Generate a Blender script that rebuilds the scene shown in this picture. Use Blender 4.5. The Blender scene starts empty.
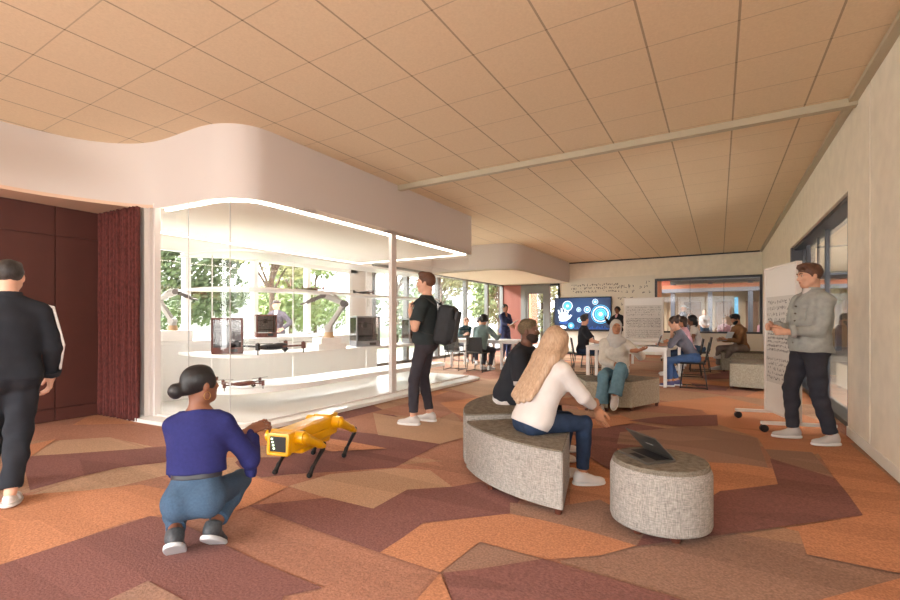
import bpy, math, random
import numpy as np
from mathutils import Vector, Matrix
random.seed(7); np.random.seed(7)
SC = bpy.context.scene; COL = SC.collection
R_ = math.radians
# ---------------------------------------------------------------- camera, world, sun, exposure
cam_d = bpy.data.cameras.new('camera'); cam = bpy.data.objects.new('camera', cam_d); COL.objects.link(cam)
YAW = math.atan(269/449.)
cam_d.sensor_width = 36; cam_d.lens = 36*449/900.; cam_d.shift_y = 20/900.; cam_d.clip_end = 300; cam_d.clip_start = .05
cam.location = (0, 0, 1.25); cam.rotation_euler = (R_(90), 0, YAW)
SC.camera = cam
SC.view_settings.view_transform = 'Standard'; SC.view_settings.look = 'None'
SC.view_settings.gamma = 1; SC.view_settings.use_curve_mapping = False
SC.view_settings.exposure = 0.8
SC.cycles.max_bounces = 10; SC.cycles.diffuse_bounces = 5; SC.cycles.transparent_max_bounces = 24
SC.cycles.sample_clamp_indirect = 8; SC.cycles.caustics_reflective = False; SC.cycles.caustics_refractive = False
W = bpy.data.worlds.new('world'); SC.world = W; W.use_nodes = True
nt = W.node_tree; nt.nodes.clear()
wo = nt.nodes.new('ShaderNodeOutputWorld'); bg = nt.nodes.new('ShaderNodeBackground')
tc = nt.nodes.new('ShaderNodeTexCoord'); sx = nt.nodes.new('ShaderNodeSeparateXYZ'); cr = nt.nodes.new('ShaderNodeValToRGB')
nt.links.new(tc.outputs['Generated'], sx.inputs[0]); nt.links.new(sx.outputs['Z'], cr.inputs[0])
cr.color_ramp.elements[0].position = .0; cr.color_ramp.elements[0].color = (1, .97, .93, 1)
cr.color_ramp.elements[1].position = .7; cr.color_ramp.elements[1].color = (.72, .85, 1, 1)
nt.links.new(cr.outputs[0], bg.inputs[0]); nt.links.new(bg.outputs[0], wo.inputs[0]); bg.inputs[1].default_value = 3.2
def sun(deg_az, deg_el, e):
    d = bpy.data.lights.new('sun', 'SUN'); d.energy = e; d.angle = R_(2); d.color = (1, .93, .82)
    o = bpy.data.objects.new('sun', d); COL.objects.link(o)
    v = -Vector((math.cos(R_(deg_az))*math.cos(R_(deg_el)), math.sin(R_(deg_az))*math.cos(R_(deg_el)), math.sin(R_(deg_el))))
    o.rotation_euler = v.to_track_quat('-Z', 'Y').to_euler()
sun(240, 50, .7)
def area(name, loc, tgt, sx_, sy_, e, colr=(1, 1, 1)):
    d = bpy.data.lights.new(name, 'AREA'); d.shape = 'RECTANGLE'; d.size = sx_; d.size_y = sy_; d.energy = e; d.color = colr
    o = bpy.data.objects.new(name, d); COL.objects.link(o); o.location = loc
    o.rotation_euler = (Vector(tgt)-Vector(loc)).to_track_quat('-Z', 'Y').to_euler(); return o
# area lamps added to boost daylight through the rear, facade and right windows
area('daylight_fill_rear', (-6.1, -5.6, 1.7), (1.2, 4.5, 1.7), 2.6, 2.6, 260, (1, .98, .95))  # added lamp aimed to brighten the right wall
area('daylight_fill_rear', (-2.9, -13, 7.8), (-2.9, 1.5, .5), 15, 6, 4800, (1, .98, .97))
area('daylight_fill_facade', (-20, 10, 8.2), (-3, 10, 0), 26, 5, 21000, (1, 1, .98))
area('daylight_fill_side', (3.8, 8.6, 4.6), (-.5, 8.6, .5), 5, 2.4, 5200, (1, .98, .96))
area('daylight_fill_side', (2.6, -1.8, 1.6), (-5, -1.0, 1.8), 3.8, 2.4, 170, (1, .97, .94))  # added lamp outside the added window behind the viewer

# ---------------------------------------------------------------- helpers
def lin(c):
    return tuple(((v/255.)/12.92 if v/255. <= .04045 else ((v/255.+.055)/1.055)**2.4) for v in c)
MATS = {}
def mat(name, c, rough=.6, metal=0., noise=0., nscale=40., bump=0., bscale=200., spec=None, emit=None, estr=1., stretch=None, c2=None):
    if name in MATS: return MATS[name]
    m = bpy.data.materials.new(name); m.use_nodes = True; n = m.node_tree; b = n.nodes['Principled BSDF']
    rgb = lin(c); b.inputs['Base Color'].default_value = (*rgb, 1); b.inputs['Roughness'].default_value = rough; b.inputs['Metallic'].default_value = metal
    if spec is not None: b.inputs['Specular IOR Level'].default_value = spec
    if emit is not None:
        b.inputs['Emission Color'].default_value = (*lin(emit), 1); b.inputs['Emission Strength'].default_value = estr
    if noise or bump or c2:
        t = n.nodes.new('ShaderNodeTexCoord'); mp = n.nodes.new('ShaderNodeMapping'); n.links.new(t.outputs['Object'], mp.inputs[0])
        if stretch: mp.inputs['Scale'].default_value = stretch
    if noise or c2:
        x = n.nodes.new('ShaderNodeTexNoise'); x.inputs['Scale'].default_value = nscale; x.inputs['Detail'].default_value = 4
        n.links.new(mp.outputs[0], x.inputs[0])
        r = n.nodes.new('ShaderNodeValToRGB'); n.links.new(x.outputs[0], r.inputs[0]); n.links.new(r.outputs[0], b.inputs['Base Color'])
        k0 = 1-noise; k1 = 1+noise
        cc = lin(c2) if c2 else rgb
        r.color_ramp.elements[0].position = .3; r.color_ramp.elements[1].position = .7
        r.color_ramp.elements[0].color = (*[v*k0 for v in rgb], 1); r.color_ramp.elements[1].color = (*[min(1, v*k1) for v in cc], 1)
    if bump:
        x2 = n.nodes.new('ShaderNodeTexNoise'); x2.inputs['Scale'].default_value = bscale; n.links.new(mp.outputs[0], x2.inputs[0])
        bp = n.nodes.new('ShaderNodeBump'); bp.inputs['Strength'].default_value = bump; bp.inputs['Distance'].default_value = .01
        n.links.new(x2.outputs[0], bp.inputs['Height']); n.links.new(bp.outputs[0], b.inputs['Normal'])
    MATS[name] = m; return m
def glassmat(name, tint=(1, 1, 1), refl=1.0, haze=0.):
    m = bpy.data.materials.new(name); m.use_nodes = True; n = m.node_tree; n.nodes.clear()
    o = n.nodes.new('ShaderNodeOutputMaterial'); mx = n.nodes.new('ShaderNodeMixShader'); t = n.nodes.new('ShaderNodeBsdfTransparent')
    g = n.nodes.new('ShaderNodeBsdfGlossy'); g.inputs['Roughness'].default_value = .0; f = n.nodes.new('ShaderNodeFresnel'); ge = n.nodes.new('ShaderNodeNewGeometry'); mr = n.nodes.new('ShaderNodeMapRange'); mr.inputs[3].default_value = 1.4; mr.inputs[4].default_value = 1/1.4; n.links.new(ge.outputs['Backfacing'], mr.inputs[0]); n.links.new(mr.outputs[0], f.inputs[0])
    t.inputs[0].default_value = (*tint, 1); g.inputs[0].default_value = (refl, refl, refl, 1)
    n.links.new(f.outputs[0], mx.inputs[0]); n.links.new(t.outputs[0], mx.inputs[1]); n.links.new(g.outputs[0], mx.inputs[2]); n.links.new(mx.outputs[0], o.inputs[0])
    MATS[name] = m; return m
def props(o, label=None, cat=None, group=None, kind=None):
    if label: o['label'] = label
    if cat: o['category'] = cat
    if group: o['group'] = group
    if kind: o['kind'] = kind
    return o
def empty(name, loc=(0, 0, 0), rz=0, label=None, cat=None, group=None):
    o = bpy.data.objects.new(name, None); o.empty_display_size = .1; COL.objects.link(o); o.location = loc; o.rotation_euler = (0, 0, rz)
    return props(o, label, cat, group)
def np_obj(name, V, Q, m, parent=None, smooth=True, label=None):
    me = bpy.data.meshes.new(name); V = np.asarray(V, dtype=np.float32); Q = np.asarray(Q, dtype=np.int32)
    me.vertices.add(len(V)); me.vertices.foreach_set('co', V.ravel()); n = Q.shape[1]
    me.loops.add(Q.size); me.loops.foreach_set('vertex_index', Q.ravel()); me.polygons.add(len(Q))
    me.polygons.foreach_set('loop_start', np.arange(0, Q.size, n, dtype=np.int32)); me.polygons.foreach_set('loop_total', np.full(len(Q), n, dtype=np.int32))
    me.update(calc_edges=True); me.validate()
    if smooth: me.polygons.foreach_set('use_smooth', np.ones(len(me.polygons), dtype=bool))
    me.materials.append(m); o = bpy.data.objects.new(name, me); COL.objects.link(o)
    if parent: o.parent = parent
    if label: o['label'] = label
    return o
class MB:
    def __init__(s): s.v = []; s.f = []; s.mi = []; s.sm = []; s.cur = 0
    def add(s, vs, fs, smooth=False):
        b = len(s.v); s.v += [tuple(v) for v in vs]
        for f in fs: s.f.append(tuple(b+i for i in f)); s.mi.append(s.cur); s.sm.append(smooth)
        return s
    def box(s, c, d, rot=None):
        vs = [Vector(((i & 1)-.5, ((i >> 1) & 1)-.5, ((i >> 2) & 1)-.5)) for i in range(8)]
        vs = [Vector((v.x*d[0], v.y*d[1], v.z*d[2])) for v in vs]
        if rot is not None:
            if not isinstance(rot, Matrix): rot = Matrix.Rotation(rot, 3, 'Z')
            vs = [rot @ v for v in vs]
        return s.add([v+Vector(c) for v in vs], [(0, 2, 3, 1), (4, 5, 7, 6), (0, 1, 5, 4), (2, 6, 7, 3), (0, 4, 6, 2), (1, 3, 7, 5)])
    def bx(s, x0, x1, y0, y1, z0, z1): return s.box(((x0+x1)/2, (y0+y1)/2, (z0+z1)/2), (x1-x0, y1-y0, z1-z0))
    def bar(s, a, b, w, h=None, up=(0, 0, 1)):
        a = Vector(a); b = Vector(b); d = b-a; L = d.length; d.normalize(); h = h or w
        u = Vector(up); 
        if abs(d.dot(u)) > .99: u = Vector((0, 1, 0))
        x = d.cross(u).normalized(); u = x.cross(d).normalized(); M = Matrix((x, d, u)).transposed()
        return s.box((a+b)/2, (w, L, h), M)
    def tube(s, pts, r, n=10, r2=None, closed=False):
        pts = [Vector(p) for p in pts]; m = len(pts); rings = []; pu = None
        for i, p in enumerate(pts):
            d = (pts[min(i+1, m-1)]-pts[max(i-1, 0)]).normalized() if not closed else (pts[(i+1) % m]-pts[i-1]).normalized()
            if pu is None: pu = Vector((0, 0, 1)) if abs(d.z) < .9 else Vector((1, 0, 0))
            x = d.cross(pu).normalized(); pu = x.cross(d).normalized()
            rr = r if r2 is None else r+(r2-r)*i/(m-1)
            rings.append([p+(x*math.cos(a)+pu*math.sin(a))*rr for a in [2*math.pi*k/n for k in range(n)]])
        vs = [v for q in rings for v in q]; fs = []
        for i in range(m if closed else m-1):
            j = (i+1) % m
            for k in range(n): fs.append((i*n+k, j*n+k, j*n+(k+1) % n, i*n+(k+1) % n))
        s.add(vs, fs, True)
        if not closed:
            s.add(rings[0], [tuple(range(n))]); s.add(rings[-1], [tuple(reversed(range(n)))])
        return s
    def cyl(s, a, b, r, n=20, r2=None):
        return s.tube([a, b], r, n, r2)
    def prism(s, poly, z0, z1, smooth=False):
        n = len(poly); area2 = sum(poly[i][0]*poly[(i+1) % n][1]-poly[(i+1) % n][0]*poly[i][1] for i in range(n))
        if area2 < 0: poly = poly[::-1]
        s.add([(p[0], p[1], z0) for p in poly], [tuple(reversed(range(n)))]); s.add([(p[0], p[1], z1) for p in poly], [tuple(range(n))])
        vs = [(p[0], p[1], z0) for p in poly]+[(p[0], p[1], z1) for p in poly]
        return s.add(vs, [(i, (i+1) % n, n+(i+1) % n, n+i) for i in range(n)], smooth)
    def lathe(s, prof, c=(0, 0, 0), n=32):
        vs = []; fs = []; m = len(prof)
        for k in range(n):
            a = 2*math.pi*k/n
            vs += [(c[0]+r*math.cos(a), c[1]+r*math.sin(a), c[2]+z) for r, z in prof]
        for k in range(n):
            j = (k+1) % n
            for i in range(m-1): fs.append((k*m+i, j*m+i, j*m+i+1, k*m+i+1))
        return s.add(vs, fs, True)
    def strip(s, path, offs, z0, z1, closed=False):  # vertical wall along path with thickness offs
        lft = offset(path, offs); n = len(path)
        return s.prism(path+lft[::-1], z0, z1)
    def build(s, name, m, parent=None, bevel=0, label=None, smooth=None, seg=2):
        me = bpy.data.meshes.new(name); me.from_pydata([tuple(v) for v in s.v], [], s.f); ms = m if isinstance(m, (list, tuple)) else [m]
        for q in ms: me.materials.append(q)
        me.polygons.foreach_set('material_index', s.mi); me.polygons.foreach_set('use_smooth', [bool(x) if smooth is None else smooth for x in s.sm]); me.update()
        o = bpy.data.objects.new(name, me); COL.objects.link(o)
        if parent: o.parent = parent
        if bevel:
            b = o.modifiers.new('bevel', 'BEVEL'); b.width = bevel; b.segments = seg; b.limit_method = 'ANGLE'; b.angle_limit = R_(40); b.harden_normals = False
        if label: o['label'] = label
        return o
def offset(path, d):
    out = []; n = len(path)
    for i in range(n):
        a = Vector(path[max(i-1, 0)]); b = Vector(path[min(i+1, n-1)]); t = (b-a).normalized(); out.append((path[i][0]-t.y*d, path[i][1]+t.x*d))
    return out
def smoothpath(pts, n=6):
    out = []; P = [Vector(p) for p in pts]
    for i in range(len(P)-1):
        p0 = P[max(i-1, 0)]; p1 = P[i]; p2 = P[i+1]; p3 = P[min(i+2, len(P)-1)]
        for k in range(n):
            t = k/n; out.append(tuple(.5*((2*p1)+(p2-p0)*t+(2*p0-5*p1+4*p2-p3)*t*t+(3*p1-p0-3*p2+p3)*t**3)))
    out.append(tuple(P[-1])); return out
def copy_tree(o, parent=None):
    c = o.copy(); COL.objects.link(c)
    if parent: c.parent = parent
    for ch in [k for k in bpy.data.objects if k.parent == o]: copy_tree(ch, c)
    return c
def struct(o): o['kind'] = 'structure'; return o

# ---------------------------------------------------------------- smooth-union field mesher (people, shoes, bags)
def V3(a): return np.array(a, dtype=np.float64)
def unit(a): a = V3(a); return a/np.linalg.norm(a)
class Field:
    def __init__(s, h, lo, hi):
        s.h = h; s.o = V3(lo)-3*h; n = np.ceil((V3(hi)-V3(lo))/h).astype(int)+7; s.n = n
        s.ax = [s.o[i]+h*np.arange(n[i]) for i in range(3)]; s.F = np.full(n, .5, dtype=np.float32)
    def sub(s, lo, hi):
        a = [max(0, int((lo[i]-s.o[i])/s.h)) for i in range(3)]; b = [min(s.n[i], int((hi[i]-s.o[i])/s.h)+2) for i in range(3)]
        if any(b[i] <= a[i] for i in range(3)): return None, None
        sl = tuple(slice(a[i], b[i]) for i in range(3))
        return sl, (s.ax[0][sl[0]][:, None, None], s.ax[1][sl[1]][None, :, None], s.ax[2][sl[2]][None, None, :])
    def comb(s, sl, d, k, sub):
        f = s.F[sl]
        if sub: d = -d; hh = np.maximum(k-np.abs(f-d), 0)/k; s.F[sl] = np.maximum(f, d)+hh*hh*k*.25
        else: hh = np.maximum(k-np.abs(f-d), 0)/k; s.F[sl] = np.minimum(f, d)-hh*hh*k*.25
    def rc(s, a, b, ra, rb, k=.02, front=None, sq=1., cap=False, sub=False):
        a = V3(a); b = V3(b); m = max(ra, rb)*max(1, sq)+k+3*s.h+.01; sl, P = s.sub(np.minimum(a, b)-m, np.maximum(a, b)+m)
        if sl is None: return
        pa = [P[i]-a[i] for i in range(3)]; ba = b-a
        if cap: cp = sum(pa[i]*unit(ba)[i] for i in range(3))-np.linalg.norm(ba)
        if front is not None:
            f = unit(front); g = (1/sq-1); dt = pa[0]*f[0]+pa[1]*f[1]+pa[2]*f[2]; pa = [pa[i]+f[i]*dt*g for i in range(3)]; ba = ba+f*float(ba@f)*g
        bb = max(float(ba@ba), 1e-12); t = np.clip((pa[0]*ba[0]+pa[1]*ba[1]+pa[2]*ba[2])/bb, 0, 1)
        d = np.sqrt(sum((pa[i]-t*ba[i])**2 for i in range(3)))-(ra+(rb-ra)*t)
        if cap: d = np.maximum(d, cp)
        s.comb(sl, d, k, sub)
    def el(s, c, r, k=.02, A=None, sub=False):
        c = V3(c); r = V3(r); m = r.max()+k+3*s.h+.01; sl, P = s.sub(c-m, c+m)
        if sl is None: return
        p = [P[i]-c[i] for i in range(3)]
        if A is not None: p = [p[0]*A[j][0]+p[1]*A[j][1]+p[2]*A[j][2] for j in range(3)]
        k0 = np.sqrt(sum((p[i]/r[i])**2 for i in range(3))); k1 = np.sqrt(sum((p[i]/r[i]**2)**2 for i in range(3)))+1e-9
        s.comb(sl, k0*(k0-1)/k1, k, sub)
    def bx(s, c, hd, rr, k=.01, A=None, sub=False):
        c = V3(c); hd = V3(hd); m = np.linalg.norm(hd)+k+3*s.h+.01; sl, P = s.sub(c-m, c+m)
        if sl is None: return
        p = [P[i]-c[i] for i in range(3)]
        if A is not None: p = [p[0]*A[j][0]+p[1]*A[j][1]+p[2]*A[j][2] for j in range(3)]
        q = [np.abs(p[i])-(hd[i]-rr) for i in range(3)]
        d = np.sqrt(sum(np.maximum(x, 0)**2 for x in q))+np.minimum(np.maximum(np.maximum(q[0], q[1]), q[2]), 0)-rr
        s.comb(sl, d, k, sub)
    def cut(s, p, n):
        n = unit(n); p = V3(p); d = (s.ax[0][:, None, None]-p[0])*n[0]+(s.ax[1][None, :, None]-p[1])*n[1]+(s.ax[2][None, None, :]-p[2])*n[2]
        s.F = np.maximum(s.F, d).astype(np.float32)
    def wrinkle(s, amp, sc=60., seed=1, n=6):
        r = np.random.RandomState(seed); T = 0
        for _ in range(n):
            kv = r.randn(3); kv = kv/np.linalg.norm(kv)*sc*r.uniform(.5, 1.5)
            T = T+np.sin(s.ax[0][:, None, None]*kv[0]+s.ax[1][None, :, None]*kv[1]+s.ax[2][None, None, :]*kv[2]+r.uniform(0, 6))
        s.F += (amp*T/math.sqrt(n)).astype(np.float32)
    def mesh(s):
        F = s.F; F[0] = F[-1] = .5; F[:, 0] = F[:, -1] = .5; F[:, :, 0] = F[:, :, -1] = .5
        I = F < 0; c = [I[i:I.shape[0]-1+i, j:I.shape[1]-1+j, k:I.shape[2]-1+k] for i in (0, 1) for j in (0, 1) for k in (0, 1)]
        an = c[0].copy(); al = c[0].copy()
        for q in c[1:]: an |= q; al &= q
        act = an & ~al; ix = np.array(np.nonzero(act)).T
        if not len(ix): return np.zeros((0, 3)), np.zeros((0, 4), int)
        off = [(i, j, k) for i in (0, 1) for j in (0, 1) for k in (0, 1)]
        val = np.stack([F[ix[:, 0]+o[0], ix[:, 1]+o[1], ix[:, 2]+o[2]] for o in off], 1)
        acc = np.zeros((len(ix), 3)); cnt = np.zeros(len(ix))
        for p in range(8):
            for q in range(p+1, 8):
                if sum(abs(off[p][m]-off[q][m]) for m in range(3)) != 1: continue
                va = val[:, p]; vb = val[:, q]; msk = (va < 0) != (vb < 0); t = np.where(msk, va/np.where(msk, va-vb, 1), 0)
                pos = V3(off[p])[None]+t[:, None]*(V3(off[q])-V3(off[p]))[None]; acc += pos*msk[:, None]; cnt += msk
        V = (acc/cnt[:, None]+ix)*s.h+s.o; idn = np.full(act.shape, -1, dtype=np.int64); idn[act] = np.arange(len(ix)); Q = []
        for axn in range(3):
            u, v = (axn+1) % 3, (axn+2) % 3
            A_ = [slice(None)]*3; B_ = [slice(None)]*3; A_[axn] = slice(0, -1); B_[axn] = slice(1, None)
            ch = I[tuple(A_)] != I[tuple(B_)]; e = np.array(np.nonzero(ch)).T
            e = e[(e[:, u] > 0) & (e[:, v] > 0)]; ins = I[e[:, 0], e[:, 1], e[:, 2]]
            def cell(du, dv):
                w = e.copy(); w[:, u] += du; w[:, v] += dv; return idn[w[:, 0], w[:, 1], w[:, 2]]
            q = np.stack([cell(-1, -1), cell(0, -1), cell(0, 0), cell(-1, 0)], 1); q[~ins] = q[~ins][:, ::-1]; Q.append(q)
        Q = np.concatenate(Q); return V, Q[(Q >= 0).all(1)]
    def obj(s, name, m, parent=None, label=None):
        V, Q = s.mesh(); return np_obj(name, V, Q, m, parent, True, label)

# ---------------------------------------------------------------- people
SKIN = {'light': (214, 164, 138), 'tan': (176, 122, 92), 'brown': (128, 82, 60), 'dark': (108, 74, 60)}
def ik(a, b, l1, l2, hint):
    a = V3(a); b = V3(b); d = b-a; L = np.linalg.norm(d); mx = (l1+l2)*.999
    if L > mx: b = a+d/L*mx; d = b-a; L = mx
    if L < abs(l1-l2)+.02: L = abs(l1-l2)+.02
    u = d/np.linalg.norm(d); x = (l1*l1-l2*l2+L*L)/(2*L); hgt = math.sqrt(max(l1*l1-x*x, 1e-6)); hv = V3(hint); hv = hv-u*float(hv@u); hv /= np.linalg.norm(hv)
    return a+u*x+hv*hgt, b
def rotz(v, deg):
    c, s = math.cos(R_(deg)), math.sin(R_(deg)); return np.array([v[0]*c-v[1]*s, v[0]*s+v[1]*c, v[2]])
def hand(F, w, d, n, side, curl=.35, spread=.1, point=False):
    """w wrist, d finger direction, n palm normal (the way the palm faces), side +1 when the thumb is towards cross(d,n)"""
    d = unit(d); n = V3(n); n = unit(n-d*float(n@d)); t = np.cross(d, n)*side; P = lambda a, b, c: V3(w)+d*a+t*b+n*c
    F.rc(P(-.06, 0, 0), P(.01, 0, 0), .027, .024, .02)
    F.rc(P(.02, .012, 0), P(.078, .022, 0), .020, .016, .02, n, .8); F.rc(P(.02, -.012, 0), P(.074, -.024, 0), .019, .015, .02, n, .8); F.rc(P(.02, 0, 0), P(.08, 0, 0), .02, .016, .02, n, .85)
    L = [(.028, .040), (.0095, .045), (-.0095, .042), (-.028, .034)]
    for i, (b, l) in enumerate(L):
        c = curl*(1+.18*i)*(0.1 if (point and i == 0) else 1); c = c if not (point and i > 0) else 1.25
        p = P(.082-.004*abs(i-1.2), b, 0); ang = 0; r = .0088-.0006*(i == 3); dd = unit(d+t*(1.5-i)*spread)
        for sgi, sl in enumerate((1., .68, .5)):
            ang += c*(.75 if sgi == 0 else 1); q = p+(dd*math.cos(ang)+n*math.sin(ang))*l*sl; F.rc(p, q, r, r-.0008, .006); p = q; r -= .0006
    p = P(.022, .024, .006); a = unit(d*.72+t*.62+n*.38); q = p+a*.036; F.rc(p, q, .013, .0108, .012); a2 = unit(d*.93+t*.22+n*.4); r_ = q+a2*.03; F.rc(q, r_, .0105, .0095, .008); F.rc(r_, r_+unit(d+n*.4)*.02, .0095, .008, .006)
STAND = dict(P=(0, 0, .948), N=(0, .0, 1.45), WR=(.25, .05, .82), WL=(-.25, .05, .82), AR=(.1, .0, .085), AL=(-.1, .0, .085))
def person(name, label, loc, ang, H=1.75, fem=False, skin='light', vox=.009, pose=None, top=None, legs=None, shoes=None, hair=None, group=None, extras=None, face=False, z0=0, girth=1.):
    root = empty('person', (loc[0], loc[1], z0), R_(ang-90), label, 'person', group)
    p = dict(STAND); p.update(pose or {}); S = H/1.75; k_ = lambda q: V3(q)*S
    P, N = k_(p['P']), k_(p['N']); u = unit(N-P); sw = (.155 if fem else .182)*S*girth; hw = .085*S
    sh = rotz((1, 0, 0), p.get('sy', 0)); sh = unit(sh-u*float(sh@u)); hp = rotz((1, 0, 0), p.get('hy', 0)); fr = np.cross(u, sh); pf = np.cross((0, 0, 1), hp)
    SR, SL = N-u*.072*S+sh*sw, N-u*.072*S-sh*sw
    SR = SR+k_(p.get('dSR', (0, 0, 0))); SL = SL+k_(p.get('dSL', (0, 0, 0)))
    ER, WR = ik(SR, k_(p['WR']), .285*S, .255*S, p.get('eR', (.3, -1, -.2))); EL_, WL = ik(SL, k_(p['WL']), .285*S, .255*S, p.get('eL', (-.3, -1, -.2)))
    HR, HL = P+hp*hw-V3((0, 0, .02*S)), P-hp*hw-V3((0, 0, .02*S))
    KR, AR = ik(HR, k_(p['AR']), .43*S, .425*S, p.get('kR', (.1, 1, 0))); KL, AL = ik(HL, k_(p['AL']), .43*S, .425*S, p.get('kL', (-.1, 1, 0)))
    # head frame
    hf = rotz((0, 1, 0), p.get('hdy', 0)); hx = rotz((1, 0, 0), p.get('hdy', 0)); pt = R_(p.get('hdp', 0)); hu = V3((0, 0, 1))*math.cos(pt)-hf*math.sin(pt); hf = hf*math.cos(pt)+V3((0, 0, 1))*math.sin(pt)
    rl = R_(p.get('hdr', 0)); hx2 = hx*math.cos(rl)+hu*math.sin(rl); hu = hu*math.cos(rl)-hx*math.sin(rl); hx = hx2
    hs = (.97 if fem else 1.0)*S*p.get('hsc', 1.); C = N+u*.055*S+hu*.125*hs+V3(fr)*.02*S
    if 'C' in p: C = k_(p['C'])
    A = [hx, hf, hu]; X = lambda a, b, c: C+(hx*a+hf*b+hu*c)*hs; r3 = lambda a, b, c: (a*hs, b*hs, c*hs)
    ms = mat('skin_'+skin, SKIN[skin], .55, noise=.06, nscale=25)
    hh = p.get('handR', dict()); hl = p.get('handL', dict())
    dR = unit(WR-ER) if 'd' not in hh else unit(hh['d']); dL = unit(WL-EL_) if 'd' not in hl else unit(hl['d'])
    nR = hh.get('n', (-1, 0, .01)); nL = hl.get('n', (1, 0, .01))
    pts = np.array([P, N, SR, SL, ER, EL_, WR, WL, KR, KL, AR, AL, C, HR, HL]); lo, hi = pts.min(0)-.24, pts.max(0)+.24; lo[2] = max(lo[2], -.02)
    # --- body
    F = Field(vox, lo, hi); B = F
    def torso(F, o=0., bust=True):
        F.el(P+u*.0*S, (.155*S*girth+o, .115*S*girth+o, .12*S+o), .04, [hp, pf, V3((0, 0, 1))])
        F.rc(P+u*.06*S, P+u*.24*S, (.125 if fem else .135)*S*girth+o, (.118 if fem else .14)*S*girth+o, .05, fr, .76)
        F.rc(P+u*.25*S, P+u*.375*S, (.128 if fem else .148)*S*girth+o, (.13 if fem else .156)*S*girth+o, .05, fr, .68)
        F.rc(SL+sh*.045*S-u*.015, SR-sh*.045*S-u*.015, .048*S+o*.8, .048*S+o*.8, .045); F.rc(N-u*.05*S, N+u*.02*S, .075*S+o*.6, .05*S+o*.5, .04)
        for q in (SR, SL): F.rc(N-u*.0*S, q, .042*S+o*.5, .046*S+o*.8, .04)
        if fem and bust:
            for q in (-1, 1): F.el(P+u*.32*S+sh*q*.065*S+V3(fr)*.085*S, (.06*S+o, .05*S+o, .06*S+o), .03)
        for q in (-1, 1): F.el(P+hp*q*.07*S-pf*.05*S-V3((0, 0, .03*S)), (.085*S+o, .08*S+o, .09*S+o), .03)
    torso(F)
    for s_, e, w in ((SR, ER, WR), (SL, EL_, WL)):
        F.rc(s_, e, .052*S*girth, .040*S, .03); m = e+(w-e)*.3; F.rc(e, m, .037*S, .036*S, .02); F.rc(m, w, .036*S, .026*S, .02)
    for h, kk, a in ((HR, KR, AR), (HL, KL, AL)):
        F.rc(h, kk, .082*S*girth, .053*S, .03); cm = kk+(a-kk)*.3; kn = unit(np.cross(unit(kk-h), unit(a-kk))+1e-6); back = unit(np.cross(kn, unit(a-kk)));
        F.rc(kk, a, .052*S, .036*S, .02); F.el(cm, (.05*S, .05*S, .11*S), .03, [hp, unit(np.cross(unit(kk-a), hp)), unit(kk-a)])
    nb = N-u*.02*S; F.rc(nb, X(0, -.028, -.065), .052*S*(.88 if fem else 1.04), .05*S*(.86 if fem else 1.04), .025)
    F.el(X(0, -.015, .03), r3(.075, .095, .085), .02, A); F.el(X(0, .022, -.03), r3(.060, .072, .085), .03, A); F.el(X(0, .052, -.088), r3(.028, .027, .022), .03, A)
    for q in (-1, 1):
        F.rc(X(q*.052, .0, -.055), X(q*.02, .055, -.09), .018*hs, .016*hs, .03); F.el(X(q*.033, .068, -.018), r3(.02, .018, .018), .02, A)
        F.el(X(q*.031, .093, .008), r3(.017, .013, .012), .01, A, sub=True); F.el(X(q*.076, -.008, -.008), r3(.011, .019, .031), .008, A)
    F.rc(X(-.034, .082, .026), X(.034, .082, .026), .011*hs, .011*hs, .012); F.rc(X(0, .088, .005), X(0, .105, -.026), .009*hs, .0115*hs, .012); F.el(X(0, .094, -.03), r3(.017, .013, .009), .008, A)
    F.el(X(0, .084, -.054), r3(.022, .014, .0055), .006, A); F.el(X(0, .082, -.064), r3(.019, .013, .006), .006, A)
    V, Q = F.mesh(); parts = [(V, Q)]
    hv = .0034 if vox < .01 else .0055
    for w, d, n, sd, e, info in ((WR, dR, nR, 1, ER, hh), (WL, dL, nL, -1, EL_, hl)):
        if info.get('skip'): continue
        Fh = Field(hv, w-.2*S, w+.2*S); Fh.rc(e+(w-e)*.55, w, .035*S, .026*S, .02); hand(Fh, w, d, n, sd*info.get('ts', 1), info.get('curl', .35), info.get('spread', .1), info.get('point', False)); parts.append(Fh.mesh())
    vs = []; qs = []; b = 0
    for v, q in parts: vs.append(v); qs.append(q+b); b += len(v)
    np_obj('body', np.concatenate(vs), np.concatenate(qs), ms, root)
    if face:
        mw = mat('eye_white', (225, 222, 218), .2); mi = mat('eye_iris', (38, 26, 20), .15); mb_ = mat('lips_'+skin, tuple(int(c*.82) if i == 0 else int(c*.66) for i, c in enumerate(SKIN[skin])), .5); mh_ = hair['m'] if hair and hair.get('m') and not hair.get('scarf') else mat('brow_dark', (40, 30, 26), .8)
        for q in (-1, 1):
            fe = Field(.0022, X(q*.031, .082, .006)-.02, X(q*.031, .082, .006)+.02); fe.el(X(q*.031, .0775, .007), r3(.0105, .0075, .0042), .002, A); e_ = fe.obj('eye', mw, root)
            fe = Field(.0016, X(q*.031, .082, .006)-.02, X(q*.031, .082, .006)+.02); fe.el(X(q*.031, .083, .007), r3(.0055, .0035, .005), .001, A); fe.obj('iris', mi, e_)
            fe = Field(.0025, X(q*.031, .09, .03)-.035, X(q*.031, .09, .03)+.035); fe.rc(X(q*.014, .094, .026), X(q*.032, .091, .033), .0035*hs, .004*hs, .003); fe.rc(X(q*.032, .091, .033), X(q*.047, .078, .028), .004*hs, .0025*hs, .003); fe.obj('eyebrow', mh_, root)
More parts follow.
